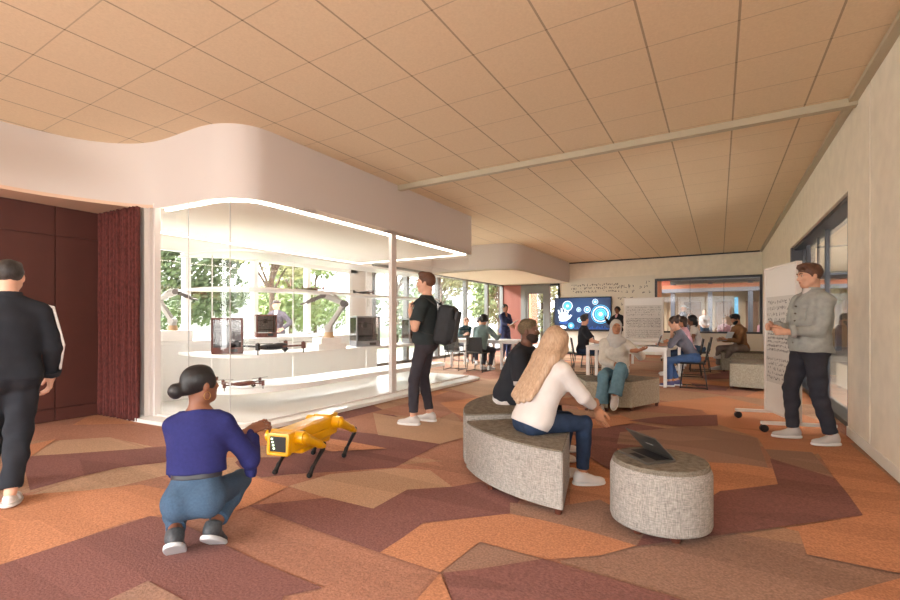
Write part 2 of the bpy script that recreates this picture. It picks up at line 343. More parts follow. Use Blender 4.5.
        fe = Field(.0025, X(0, .09, -.06)-.04, X(0, .09, -.06)+.04); fe.el(X(0, .0855, -.0545), r3(.0215, .0135, .0048), .004, A); fe.el(X(0, .0835, -.0635), r3(.018, .0125, .0055), .003, A); fe.obj('lips', mb_, root)
    # --- trousers
    if legs:
        F = Field(vox, lo, hi); o = legs.get('o', .014); F.el(P, (.155*S*girth+o, .115*S*girth+o, .12*S+o), .04, [hp, pf, V3((0, 0, 1))])
        for q in (-1, 1): F.el(P+hp*q*.07*S-pf*.05*S-V3((0, 0, .03*S)), (.085*S+o, .08*S+o, .09*S+o), .03)
        F.rc(P, P+u*.14*S, .13*S*girth+o, .125*S*girth+o, .04, fr, .78)
        F.cut(P+u*legs.get('waist', .09)*S, u)
        G = Field(vox, lo, hi); af = legs.get('ankle', .9); fl = legs.get('flare', 0.)
        for h, kk, a in ((HR, KR, AR), (HL, KL, AL)):
            G.rc(h, kk, .083*S*girth+o, .056*S+o, .03); G.rc(kk, kk+(a-kk)*af, .056*S+o, (.044+fl)*S+o*.7, .015, cap=True); G.el(kk+(a-kk)*.3, ((.05)*S+o, .05*S+o, .11*S), .02, [hp, unit(np.cross(unit(kk-a), hp)), unit(kk-a)])
        d1, d2 = F.F, G.F; hh_ = np.maximum(.02-np.abs(d1-d2), 0)/.02; F.F = np.minimum(d1, d2)-hh_*hh_*.005
        F.wrinkle(legs.get('w', .0022), 55, 3); F.obj(legs.get('name', 'trousers'), legs['m'], root)
        if legs.get('belt'):
            F = Field(vox*.7, P-.25, P+.3); c1 = P+u*(legs.get('waist', .09)-.035)*S; F.rc(c1-u*.1, c1+u*.1, .135*S*girth+o+.008, .13*S*girth+o+.008, .02, fr, .80); F.cut(c1+u*.018, u); F.cut(c1-u*.018, -u); F.obj('belt', legs['belt'], root)
        if legs.get('stripe'):
            pass
    # --- top
    tops = top if isinstance(top, list) else ([top] if top else [])
    for T in tops:
        o = T.get('o', .02); F = Field(vox, lo, hi); torso(F, o); hem = T.get('hem', -.04)
        if T.get('loose'): F.rc(P+u*.02*S, P+u*.3*S, .14*S*girth+o+T['loose'], .14*S*girth+o+T['loose']*.6, .05, fr, .8)
        F.cut(P+u*hem*S, -u)
        nk = T.get('neck', .045); F.cut(N+u*nk*S, u)
        if T.get('open'): F.el(N+u*.03*S+V3(fr)*.09, (.05, .08, .13), .01, [sh, fr, u], sub=True)
        if T.get('vest') is None:
            so = o+T.get('so', 0)
            for s_, e, w in ((SR, ER, WR), (SL, EL_, WL)):
                sl = T.get('sleeve', 1.9); fl = T.get('flare', 0)
                if sl <= 1: F.rc(s_, s_+(e-s_)*sl, .053*S*girth+so, .05*S+so+fl, .03, cap=True)
                else: so2 = so*.72; F.rc(s_, e, .052*S*girth+so2, .041*S+so2, .025); F.rc(e, e+(w-e)*(sl-1), .041*S+so2, .029*S+so2*.7+fl, .015, cap=True)
        if T.get('w', .003): F.wrinkle(T.get('w', .003), T.get('ws', 48), 5)
        g = F.obj(T.get('name', 'shirt'), T['m'], root, T.get('label'))
        if T.get('collar'):
            F = Field(vox*.7, N-.16, N+.16); r = .068*S; c1 = N+u*.035*S
            F.rc(c1-u*.02, c1+u*.035, r+.012, r+.004, .01, fr, 1.0); F.rc(c1-u*.05, c1+u*.09, r-.004, r-.008, .004, fr, 1.0, sub=True); F.el(c1+V3(fr)*.075, (.03, .04, .06), .01, [sh, fr, u], sub=True); F.cut(c1+u*.03, u); F.cut(c1-u*.03, -u)
            F.obj('collar', T['collar'], g)
        if T.get('cuffs'):
            for e, w in ((ER, WR), (EL_, WL)):
                F = Field(vox*.7, np.minimum(e, w)-.08, np.maximum(e, w)+.08); a = e+(w-e)*(T['sleeve']-1-.16); b_ = e+(w-e)*(T['sleeve']-1+.01); F.rc(a, b_, .034*S+o*.9+.006, .033*S+o*.8+.005, .01, cap=True); F.cut(a, a-b_); F.obj('cuff', T['cuffs'], g)
        if T.get('hemband'):
            F = Field(vox*.7, P-.26, P+.3); c1 = P+u*(hem+.02)*S; F.rc(c1-u*.12, c1+u*.12, .15*S*girth+o, .145*S*girth+o, .02, fr, .84); F.cut(c1+u*.024, u); F.cut(c1-u*.026, -u); F.obj('waistband', T['hemband'], g)
        if T.get('piping'):
            for s_, e, w, q in ((SR, ER, WR, 1), (SL, EL_, WL, -1)):
                out = unit(sh*q*.9+V3((0, 0, .25))-V3(fr)*.25); F = Field(.005, np.minimum(np.minimum(s_, e), np.minimum(w, N))-.12, np.maximum(np.maximum(s_, e), np.maximum(w, N))+.12)
                a = N+u*.02*S+sh*q*.06; b_ = s_+out*(.054*S+o-.004)+u*.01; c_ = e+out*(.045*S+o-.004); d_ = e+(w-e)*.8+out*(.036*S+o-.006)
                for aa, bb in ((a, b_), (b_, c_), (c_, d_)): F.rc(aa, bb, .0085, .0085, .004)
                F.obj('piping', T['piping'], g)
    # --- shoes
    if shoes:
        for a, kk, q, ft in ((AR, KR, 1, p.get('fR', (8, 0))), (AL, KL, -1, p.get('fL', (-8, 0)))):
            fd = rotz((0, 1, 0), -ft[0]); pp = R_(ft[1]); up = V3((0, 0, 1)); f2 = fd*math.cos(pp)-up*math.sin(pp); u2 = up*math.cos(pp)+fd*math.sin(pp); sd = np.cross(f2, u2); Y = lambda b, c, d=0.: a+f2*b*S+u2*c*S+sd*d*S; AA = [sd, f2, u2]
            sh_ = vox*.72; F = Field(sh_, a-.24, a+.26)
            if shoes.get('sandal'):
                F.el(Y(-.03, -.045), (.034*S, .045*S, .036*S), .03, AA); F.el(Y(.06, -.048), (.04*S, .09*S, .03*S), .03, AA); F.cut(Y(0, -.064), -u2); s0 = F.obj('sock', shoes['m'], root)
            else:
                F.el(Y(-.028, -.032), (.037*S, .052*S, .05*S), .03, AA); F.rc(Y(-.01, -.01), Y(.06, -.04), .042*S, .036*S, .03); F.el(Y(.105, -.05), (.046*S, .085*S, .03*S), .03, AA); F.rc(Y(-.01, -.02), Y(-.015, shoes.get('hi', .022)), .044*S, .043*S, .02, cap=True); F.cut(Y(0, -.068), -u2); s0 = F.obj('shoe', shoes['m'], root)
            F = Field(sh_, a-.24, a+.26); F.el(Y(-.028, -.07), (.041*S, .058*S, .03*S), .03, AA); F.el(Y(.1, -.07), (.05*S, .097*S, .03*S), .05, AA); F.el(Y(.03, -.07), (.04*S, .08*S, .03*S), .05, AA); F.cut(Y(0, -.058), u2); F.cut(Y(0, -.083), -u2); F.obj('sole', shoes['s'], s0)
            if shoes.get('sandal'):
                F = Field(sh_, a-.24, a+.26); F.rc(Y(.04, -.05), Y(.09, -.055), .05*S, .05*S, .02); F.cut(Y(.10, 0), f2); F.cut(Y(.035, 0), -f2); F.cut(Y(0, -.066), -u2); F.obj('strap', shoes['s'], s0)
    # --- hair
    if hair:
        st = hair['style']; hvx = min(vox, .0075) if vox < .012 else .011; lo2 = C-.2; hi2 = C+.2
        if st in ('long', 'longcurl'): lo2 = lo2-u*.36-.1; hi2 = hi2+.1; lo2, hi2 = np.minimum(lo2, hi2), np.maximum(lo2, hi2)
        F = Field(hvx, lo2, hi2); th = hair.get('th', .011)
        def cap(F, th, front=(.088, .058), back=(-.06, -.052)):
            F.el(X(0, -.017, .034), r3(.076+th, .094+th, .086+th), .01, A)
            d = V3((0, back[0]-front[0], back[1]-front[1])); nl = V3((0, -d[2], d[1])); nl = nl if nl[2] < 0 else -nl; pq = X(0, front[0], front[1]); F.cut(pq, hf*nl[1]+hu*nl[2])
        if st == 'short':
            cap(F, th*.75, (.085, .052), (-.07, -.055))
            for q in (-.035, 0, .035): F.el(X(q, .035, .098), r3(.04, .05, .028*(1+th*10)), .02, A)
            for q in (-1, 1): F.el(X(q*.074, .012, .012), r3(.007, .014, .028), .01, A)
        elif st == 'fade':
            cap(F, .004, (.085, .05), (-.07, -.05)); G = F; F.el(X(0, -.0, .085), r3(.066, .082, .045), .02, A)
        elif st == 'bun':
            cap(F, .008, (.088, .05), (-.085, -.07)); bp_ = hair.get('bun', (0, -.128, -.02)); F.rc(X(0, -.09, bp_[2]*.6), X(*bp_), .045*hs, .035*hs, .02); F.el(X(*bp_), r3(.046, .04, .048), .008, A)
            for q in (-1, 1): F.el(X(q*.068, .03, .02), r3(.012, .03, .045), .015, A)
        elif st == 'long':
            cap(F, .012, (.085, .06), (-.02, -.1)); Ln = hair.get('len', .34)
            for i, xx in enumerate((-.06, -.03, 0, .03, .06)):
                a0 = X(xx, -.06+.6*abs(xx), .02); a1 = N-u*.0+sh*xx*1.7*S-V3(fr)*(.10-.3*abs(xx))*S; a2 = a1-u*(Ln-.02*abs(i-2))*S-V3(fr)*.075*S+sh*xx*.2+V3(hair.get('sw', (0, 0, 0)))
                F.rc(a0, a1, .046, .042, .03); F.rc(a1, a2, .042, .022, .03)
            for q in (-1, 1): F.rc(X(q*.066, .01, .03), X(q*.07, .0, -.08), .026, .022, .02); F.rc(X(q*.07, 0, -.08), N+sh*q*.09*S-V3(fr)*.03-u*.08, .024, .018, .02)
            pr_ = (F.ax[0][:, None, None]-C[0])*sh[0]+(F.ax[1][None, :, None]-C[1])*sh[1]+(F.ax[2][None, None, :]-C[2])*(sh[2]+.12); F.F += (.0028*np.sin(pr_*230)+.002*np.sin(pr_*131+1)).astype(np.float32)
        elif st == 'curly':
            cap(F, .03, (.075, .075), (-.03, -.09)); rr = np.random.RandomState(4)
            for _ in range(26):
                a_ = rr.uniform(-1, 1, 3); a_ = a_/np.linalg.norm(a_); 
                if a_[1] > .35 and a_[2] < .75: continue
                F.el(X(a_[0]*.095, a_[1]*.105-.02, a_[2]*.1+.02), r3(.032, .032, .032), .01, A)
        elif st == 'bob':
            cap(F, .014, (.085, .06), (.0, -.09));
            for q in (-1, 0, 1): F.rc(X(q*.055, -.05, 0), X(q*.06, -.06, -.11), .045, .036, .03)
        elif st == 'longcurl':
            cap(F, .022, (.08, .065), (-.0, -.1)); rr = np.random.RandomState(9)
            for i in range(30):
                z = -.26*rr.rand(); F.el(X(rr.uniform(-.085, .085), -.07+rr.uniform(-.03, .03), z+.05), r3(.035, .035, .045), .015, A)
        elif st == 'cap':
            F.el(X(0, -.01, .045), r3(.086, .104, .08), .01, A); F.cut(X(0, 0, .03), -hu); F.el(X(0, .11, .035), r3(.065, .07, .008), .01, A)
        F.wrinkle(hair.get('w', .0016)*(.3 if st == 'long' else 1), 170 if st in ('short', 'fade', 'curly', 'longcurl') else 90, 8)
        if not hair.get('scarf'): F.obj('cap' if st == 'cap' else 'hair', hair['m'], root)
        if hair.get('beard'):
            F = Field(.005 if vox < .012 else .009, C-.17, C+.17); t_ = .004
            F.el(X(0, .022, -.03), r3(.060+t_, .072+t_, .085+t_), .02, A); F.el(X(0, .052, -.088), r3(.028+t_, .027+t_, .024+t_), .03, A)
            for q in (-1, 1): F.rc(X(q*.052, .0, -.055), X(q*.02, .055, -.09), .018*hs+t_, .016*hs+t_, .03)
            F.cut(X(0, .09, -.036), hu*.86+hf*.18); F.cut(X(0, -.012, 0), -hf); F.el(X(0, .1, -.058), r3(.026, .03, .013), .005, A, sub=True); F.el(X(0, .11, -.02), r3(.02, .03, .02), .005, A, sub=True); F.obj('beard', hair.get('bm', hair['m']), root)
        if hair.get('scarf'):
            F = Field(.0065, C-.3, C+.22); F.el(X(0, -.018, .03), r3(.088, .106, .098), .03, A); F.el(X(0, -.015, -.06), r3(.080, .085, .085), .04, A)
            F.rc(N+u*.0+V3(fr)*.02, N+u*.05+V3(fr)*.03, .105, .085, .05); F.rc(N-u*.03+sh*.09, N-u*.02-sh*.1+V3(fr)*.05, .055, .05, .04); F.el(N-u*.07+V3(fr)*.1, (.08, .045, .08), .03, [sh, fr, u])
            F.el(X(0, .105, -.022), r3(.068, .11, .088), .012, A, sub=True); F.wrinkle(.003, 70, 12); F.obj('headscarf', hair['m'], root)
    J = dict(P=P, N=N, SR=SR, SL=SL, ER=ER, EL=EL_, WR=WR, WL=WL, KR=KR, KL=KL, AR=AR, AL=AL, C=C, u=u, fr=V3(fr), sh=sh, X=X, S=S, dR=dR, dL=dL, hf=hf, hx=hx, hu=hu, root=root)
    if extras: extras(J)
    return J
def wpt(J, q):
    """a point of a person's own frame in the world"""
    r = J['root']; v = Matrix.Rotation(r.rotation_euler.z, 3, 'Z') @ Vector(q); return v+r.location

# ---------------------------------------------------------------- surveying aid: where a line of sight from the viewpoint meets the floor
FW = (-math.sin(YAW), math.cos(YAW)); RT = (math.cos(YAW), math.sin(YAW))
def fl(x, y, z=0.):
    t = (1.25-z)/(y-320.); return ((FW[0]*449+RT[0]*(x-450))*t, (FW[1]*449+RT[1]*(x-450))*t)

# ---------------------------------------------------------------- structure materials
M_white = mat('white_plaster', (232, 226, 220), .75, bump=.05, bscale=60)
M_cream = mat('cream_wall', (238, 230, 214), .85, noise=.05, nscale=6, bump=.1, bscale=120)
M_lower = mat('pale_wallboard', (236, 232, 222), .6)
M_lab = mat('lab_white', (240, 238, 234), .3)
M_labfloor = mat('lab_floor', (236, 232, 226), .18)
M_maroon = mat('maroon_panel', (80, 38, 30), .6, noise=.06, nscale=4)
M_dark = mat('dark_frame', (58, 58, 62), .4, .3)
M_grey = mat('grey_frame', (112, 110, 106), .5)
M_beam = mat('ceiling_profile', (188, 178, 154), .5)
M_glass = glassmat('clear_glass'); M_glass2 = glassmat('window_glass', (.97, .98, .98))
M_steel = mat('steel', (170, 170, 172), .3, 1.)
def carpet(name, c, c2=None, vor=None):
    m = bpy.data.materials.new(name); m.use_nodes = True; n = m.node_tree; b = n.nodes['Principled BSDF']; b.inputs['Roughness'].default_value = 1.; b.inputs['Specular IOR Level'].default_value = .1
    L = n.links.new; t = n.nodes.new('ShaderNodeTexCoord'); fine = n.nodes.new('ShaderNodeTexNoise'); fine.inputs['Scale'].default_value = 85; fine.inputs['Detail'].default_value = 3; L(t.outputs['Object'], fine.inputs[0])
    mp = n.nodes.new('ShaderNodeMapping'); mp.inputs['Rotation'].default_value = (0, 0, R_(28)); mp.inputs['Scale'].default_value = (.6, 3.2, 1); L(t.outputs['Object'], mp.inputs[0])
    big = n.nodes.new('ShaderNodeTexVoronoi'); big.inputs['Scale'].default_value = 1.1; L(mp.outputs[0], big.inputs[0])
    r = n.nodes.new('ShaderNodeMapRange'); r.inputs[1].default_value = .25; r.inputs[2].default_value = .75; r.inputs[3].default_value = .72; r.inputs[4].default_value = 1.28; L(fine.outputs[0], r.inputs[0])
    sp = n.nodes.new('ShaderNodeSeparateColor'); L(big.outputs['Color'], sp.inputs[0])
    r2 = n.nodes.new('ShaderNodeMapRange'); r2.inputs[3].default_value = .88; r2.inputs[4].default_value = 1.12; L(sp.outputs[0], r2.inputs[0])
    mu = n.nodes.new('ShaderNodeMath'); mu.operation = 'MULTIPLY'; L(r.outputs[0], mu.inputs[0]); L(r2.outputs[0], mu.inputs[1])
    vm = n.nodes.new('ShaderNodeVectorMath'); vm.operation = 'SCALE'; L(mu.outputs[0], vm.inputs['Scale']); L(vm.outputs[0], b.inputs['Base Color'])
    if vor:
        mp2 = n.nodes.new('ShaderNodeMapping'); mp2.inputs['Rotation'].default_value = (0, 0, R_(35)); mp2.inputs['Scale'].default_value = (.62, .95, 1); L(t.outputs['Object'], mp2.inputs[0])
        v = n.nodes.new('ShaderNodeTexVoronoi'); v.inputs['Scale'].default_value = 1.; L(mp2.outputs[0], v.inputs[0]); s2 = n.nodes.new('ShaderNodeSeparateColor'); L(v.outputs['Color'], s2.inputs[0])
        cr = n.nodes.new('ShaderNodeValToRGB'); cr.color_ramp.interpolation = 'CONSTANT'; L(s2.outputs[1], cr.inputs[0]); e = cr.color_ramp.elements
        for i, (p_, c_) in enumerate(vor):
            q = e[i] if i < 2 else e.new(p_); q.position = p_; q.color = (*lin(c_), 1)
        L(cr.outputs[0], vm.inputs[0])
    else: vm.inputs[0].default_value = lin(c)
    bp = n.nodes.new('ShaderNodeBump'); bp.inputs['Strength'].default_value = .5; bp.inputs['Distance'].default_value = .006; L(fine.outputs[0], bp.inputs['Height']); L(bp.outputs[0], b.inputs['Normal'])
    return m
TAN = (166, 130, 106); MAR = (130, 90, 84); ORA = (186, 130, 98); LTN = (178, 144, 118); RUS = (164, 118, 98); BRN = (150, 118, 102)
K_base = carpet('carpet', TAN, vor=[(0, TAN), (.22, RUS), (.42, LTN), (.58, TAN), (.72, ORA), (.84, RUS), (.93, MAR)])
K_m = carpet('carpet_maroon', MAR); K_o = carpet('carpet_orange', ORA); K_t = carpet('carpet_tan', LTN); K_b = carpet('carpet_brown', TAN); K_r = carpet('carpet_rust', RUS); K_d = carpet('carpet_umber', BRN)

# ---------------------------------------------------------------- floor
fm = MB(); fm.add([(-8.0, -5, -.006), (1.5, -5, -.006), (1.5, 17.8, -.006), (-8.0, 17.8, -.006)], [(0, 1, 2, 3)])
PATCH = [  # (material index, level, outline as lines of sight to the carpet)
 (4, 1, [(240, 480), (330, 470), (450, 460), (620, 500), (700, 540), (900, 590), (900, 760), (-300, 760), (-200, 520), (0, 500), (120, 470)]),
 (5, 1, [(640, 540), (720, 530), (905, 560), (900, 640), (640, 700), (560, 560)]),
 (5, 2, [(0, 524), (50, 522), (40, 535), (0, 556)]),
 (3, 1, [(30, 494), (85, 476), (120, 467), (165, 461), (260, 455), (250, 480), (165, 475), (110, 488)]),
 (2, 2, [(-260, 600), (-60, 510), (40, 493), (85, 490), (140, 484), (170, 490), (172, 512), (130, 520), (60, 545), (0, 565), (-120, 610)]),
 (1, 3, [(-400, 720), (0, 565), (150, 516), (173, 519), (200, 532), (227, 546), (262, 563), (323, 588), (284, 596), (262, 640), (100, 900), (-300, 900)]),
 (5, 4, [(110, 600), (148, 582), (185, 602), (180, 640), (60, 640)]),
 (1, 2, [(22, 457), (60, 453), (165, 446), (190, 450), (165, 462), (120, 467), (80, 476), (30, 490)]),
 (3, 2, [(60, 440), (110, 437), (145, 448), (60, 454), (20, 456)]), (2, 3, [(20, 447), (56, 439), (32, 456), (10, 458)]),
 (4, 1, [(20, 440), (60, 425), (140, 423), (240, 440), (165, 449), (110, 437), (56, 440)]),
 (2, 3, [(222, 488), (247, 475), (288, 487), (247, 507), (222, 515), (205, 500)]),
 (1, 2, [(235, 462), (262, 446), (300, 436), (340, 430), (378, 434), (440, 444), (418, 455), (395, 467), (340, 471), (290, 474), (262, 477), (244, 472)]),
 (2, 4, [(322, 438), (350, 442), (387, 449), (332, 452), (315, 448)]), (3, 4, [(242, 452), (262, 446), (296, 452), (285, 458), (248, 458)]),
 (3, 3, [(373, 413), (396, 417), (440, 418), (475, 425), (470, 436), (440, 444), (378, 435)]),
 (4, 1, [(300, 436), (340, 420), (420, 400), (470, 385), (480, 400), (440, 418), (373, 413), (378, 434)]),
 (2, 3, [(440, 403), (480, 397), (486, 408), (469, 420), (452, 412)]), (3, 2, [(440, 386), (500, 378), (540, 384), (480, 397)]),
 (3, 2, [(288, 486), (330, 474), (395, 468), (430, 470), (453, 487), (407, 490), (372, 509), (328, 498)]),
 (1, 3, [(248, 506), (327, 498), (373, 509), (407, 490), (453, 487), (480, 482), (520, 500), (510, 514), (423, 523), (403, 538), (380, 553), (323, 533)]),
 (2, 3, [(380, 553), (403, 538), (423, 524), (510, 514), (540, 520), (590, 532), (637, 546), (600, 556), (547, 560), (520, 553), (480, 542), (440, 573)]),
 (5, 2, [(440, 573), (480, 542), (547, 560), (445, 574)]), (5, 3, [(510, 503), (550, 508), (600, 500), (650, 527), (636, 546), (590, 532), (540, 520), (510, 514)]),
 (1, 4, [(443, 574), (480, 570), (543, 560), (613, 580), (673, 598), (850, 660), (700, 900), (500, 800), (455, 610)]),
 (2, 5, [(440, 575), (455, 610), (470, 660), (380, 660), (416, 602)]),
 (1, 4, [(720, 492), (778, 485), (770, 459), (835, 479), (848, 495), (863, 516), (713, 537), (637, 547), (650, 525), (700, 505)]),
 (2, 3, [(690, 520), (720, 510), (720, 492), (778, 485), (773, 469), (740, 464), (690, 462), (650, 480)]),
 (2, 3, [(797, 527), (863, 516), (848, 495), (835, 479), (817, 452), (850, 444), (890, 478), (1000, 560), (1000, 575), (900, 574), (807, 555)]),
 (2, 2, [(780, 610), (900, 578), (1010, 560), (1200, 900), (700, 900)]),
 (2, 2, [(700, 408), (780, 405), (830, 425), (855, 442), (812, 455), (765, 449), (758, 438), (718, 424)]),
 (5, 2, [(765, 449), (812, 452), (835, 479), (772, 459)]), (5, 2, [(620, 432), (700, 426), (757, 438), (768, 468), (712, 462), (655, 447), (617, 444)]),
 (1, 3, [(628, 421), (660, 417), (717, 415), (718, 426), (680, 427), (646, 423)]),
 (1, 3, [(572, 447), (592, 435), (618, 445), (614, 473), (590, 458)]), (2, 2, [(570, 466), (612, 478), (610, 507), (570, 507)]),
 (2, 2, [(585, 420), (620, 415), (640, 422), (600, 428), (570, 430)]), (2, 2, [(648, 404), (720, 396), (760, 405), (700, 410)]),
 (1, 3, [(700, 376), (728, 372), (731, 379), (706, 380)]), (1, 3, [(690, 383), (730, 387), (726, 391), (698, 388)]), (4, 2, [(560, 384), (620, 378), (600, 392), (565, 396)])]
for rk, (mi_, lv, pl) in enumerate(sorted(PATCH, key=lambda q: q[1])):
    pts = [fl(*q) for q in pl]; pts = [(min(1.49, max(-7.99, a)), max(-4.9, b)) for a, b in pts]; ar = sum(pts[i][0]*pts[(i+1) % len(pts)][1]-pts[(i+1) % len(pts)][0]*pts[i][1] for i in range(len(pts)))
    if ar < 0: pts = pts[::-1]
    fm.cur = mi_; fm.add([(a, b, -.005+.0003*rk) for a, b in pts], [tuple(range(len(pts)))])
struct(fm.build('floor', [K_base, K_m, K_o, K_t, K_r, K_d, K_b]))

# ---------------------------------------------------------------- ceiling
def ceil_mat():
    m = bpy.data.materials.new('ceiling_tiles'); m.use_nodes = True; n = m.node_tree; b = n.nodes['Principled BSDF']; b.inputs['Roughness'].default_value = .95; b.inputs['Specular IOR Level'].default_value = .15; L = n.links.new
    t = n.nodes.new('ShaderNodeTexCoord'); s_ = n.nodes.new('ShaderNodeSeparateXYZ'); L(t.outputs['Object'], s_.inputs[0]); out = []
    for axn, off, w in (('X', .13, .0085), ('Y', 1.45, .005)):
        a = n.nodes.new('ShaderNodeMath'); a.operation = 'MULTIPLY_ADD'; a.inputs[1].default_value = 1/.64; a.inputs[2].default_value = -off/.64+20.5; L(s_.outputs[axn], a.inputs[0])
        f_ = n.nodes.new('ShaderNodeMath'); f_.operation = 'FRACT'; L(a.outputs[0], f_.inputs[0]); c = n.nodes.new('ShaderNodeMath'); c.operation = 'COMPARE'; c.inputs[1].default_value = .5; c.inputs[2].default_value = w/.64; L(f_.outputs[0], c.inputs[0]); out.append(c)
    k = n.nodes.new('ShaderNodeMath'); k.operation = 'MULTIPLY_ADD'; k.inputs[1].default_value = .32; L(out[1].outputs[0], k.inputs[0])
    k2 = n.nodes.new('ShaderNodeMath'); k2.operation = 'MULTIPLY'; k2.inputs[1].default_value = .5; L(out[0].outputs[0], k2.inputs[0]); L(k2.outputs[0], k.inputs[2])
    x = n.nodes.new('ShaderNodeTexNoise'); x.inputs['Scale'].default_value = 55; x.inputs['Detail'].default_value = 4; L(t.outputs['Object'], x.inputs[0])
    r = n.nodes.new('ShaderNodeValToRGB'); r.color_ramp.elements[0].position = .3; r.color_ramp.elements[1].position = .7; r.color_ramp.elements[0].color = (*lin((224, 204, 174)), 1); r.color_ramp.elements[1].color = (*lin((232, 212, 182)), 1); L(x.outputs[0], r.inputs[0])
    mx = n.nodes.new('ShaderNodeMix'); mx.data_type = 'RGBA'; mx.inputs['B'].default_value = (*lin((92, 70, 50)), 1); L(k.outputs[0], mx.inputs['Factor']); L(r.outputs[0], mx.inputs['A']); L(mx.outputs['Result'], b.inputs['Base Color'])
    return m
q = MB().bx(-8.0, 1.55, -5.2, 17.9, 3.5, 3.7); struct(q.build('ceiling', ceil_mat()))
struct(MB().bx(-4.62, 1.2, 5.98, 6.07, 3.42, 3.5).build('trim_1', M_beam)); struct(MB().bx(1.125, 1.2, -5, 17.55, 3.455, 3.5).build('trim_2', M_beam))
# ---------------------------------------------------------------- right wall with its glazed opening
w = MB().bx(1.2, 1.5, -5, -3.8, 0, 3.5).bx(1.2, 1.5, -3.8, .2, 2.7, 3.5).bx(1.2, 1.5, .2, 5.54, 0, 3.5).bx(1.26, 1.5, 5.54, 5.59, 0, 3.5).bx(1.2, 1.5, 5.59, 6.4, 0, 3.5).bx(1.2, 1.5, 6.4, 11.0, 2.65, 3.5).bx(1.2, 1.5, 11.0, 17.6, 0, 3.5)
struct(w.build('wall_right', M_cream)); struct(MB().bx(1.188, 1.2, .2, 6.4, .0, .1).bx(1.188, 1.2, 11, 17.6, 0, .1).build('baseboard_right', M_lower))
g = MB().bx(1.2, 1.5, 6.4, 6.42, 0, 2.65).bx(1.24, 1.46, 6.4, 11, 2.6, 2.65).bx(1.2, 1.5, 10.9, 11, 0, 2.65).bx(1.28, 1.46, 6.4, 11, 0, .06)
for y in (6.45, 7.15, 8.65, 10.3): g.bx(1.36, 1.42, y-.025, y+.025, 0, 2.62)
for y in (9.4, 10.8): g.bx(1.38, 1.41, y-.012, y+.012, 0, 2.62)
o = struct(g.build('window_1', M_dark)); MB().bx(1.385, 1.395, 6.4, 11, .03, 2.62).build('pane', M_glass2, o)
g = MB()  # unseen window, added to let side fill light into the room
for y in (-3.8, -2.5, -1.2, .16): g.bx(1.36, 1.42, y, y+.05, 0, 2.7)
g.bx(1.36, 1.42, -3.8, .2, 2.62, 2.7); o = struct(g.build('added_window_2', M_dark)); MB().bx(1.385, 1.395, -3.8, .2, 0, 2.65).build('pane', M_glass2, o)
# ---------------------------------------------------------------- far wall
w = MB(); w.bx(-8.0, -7.85, 17.6, 17.8, 0, 3.5).bx(-5.45, -1.97, 17.6, 17.8, 0, 3.5).bx(-1.97, 1.22, 17.6, 17.8, 0, .83).bx(-1.97, 1.22, 17.6, 17.8, 2.68, 3.5).bx(1.22, 1.5, 17.6, 17.8, 0, 3.5).bx(-8, -5.45, 17.6, 17.8, 2.7, 3.5)
struct(w.build('wall_far', M_cream)); struct(MB().bx(-5.3, -1.97, 17.565, 17.6, 0, 2.86).build('trim_3', mat('writing_wall', (228, 222, 208), .4)))
struct(MB().bx(-5.05, 1.2, 17.56, 17.6, 3.455, 3.5).build('trim_5', M_dark)); struct(MB().bx(-1.97, 1.2, 17.57, 17.6, 0, .8).build('trim_4', M_lower))
g = MB().bx(-1.97, -1.9, 17.53, 17.7, .8, 2.72).bx(1.13, 1.2, 17.53, 17.7, .8, 2.72).bx(-1.9, 1.13, 17.53, 17.7, 2.64, 2.72).bx(-1.9, 1.13, 17.53, 17.7, .8, .86)
for x in (-.86, .14): g.bx(x-.008, x+.008, 17.6, 17.63, .86, 2.64)
o = struct(g.build('window_3', M_dark)); MB().bx(-1.9, 1.13, 17.61, 17.62, .84, 2.66).build('pane', M_glass2, o)
# red panel wall, door and side light at the far left
rb = MB().bx(-7.85, -7.05, 17.5, 17.6, 0, 2.7)
for k in range(15): rb.bx(-7.83+k*.053, -7.80+k*.053, 17.485, 17.5, 0, 2.7)
struct(rb.build('wall_red', mat('red_ribs', (158, 100, 86), .7)))
g = MB().bx(-7.05, -6.83, 17.48, 17.62, 0, 2.7).bx(-6.0, -5.82, 17.48, 17.62, 0, 2.7).bx(-6.83, -6.0, 17.48, 17.62, 2.42, 2.7).bx(-6.83, -6.73, 17.5, 17.6, 0, 2.42).bx(-6.1, -6.0, 17.5, 17.6, 0, 2.42).bx(-6.73, -6.1, 17.5, 17.6, 0, .12).bx(-6.73, -6.1, 17.5, 17.6, 2.32, 2.42)
o = struct(g.build('door_1', M_grey)); MB().bx(-6.73, -6.1, 17.54, 17.55, .1, 2.34).build('pane', M_glass2, o); MB().tube([(-6.06, 17.46, .8), (-6.06, 17.46, 1.5)], .015).build('door_handle', M_steel, o)
g = MB().bx(-5.82, -5.45, 17.5, 17.6, 2.62, 2.7).bx(-5.49, -5.44, 17.5, 17.6, 0, 2.7).bx(-5.82, -5.45, 17.5, 17.6, 0, .1); o = struct(g.build('window_4', M_dark)); MB().bx(-5.82, -5.49, 17.54, 17.55, 0, 2.66).build('pane', M_glass2, o)
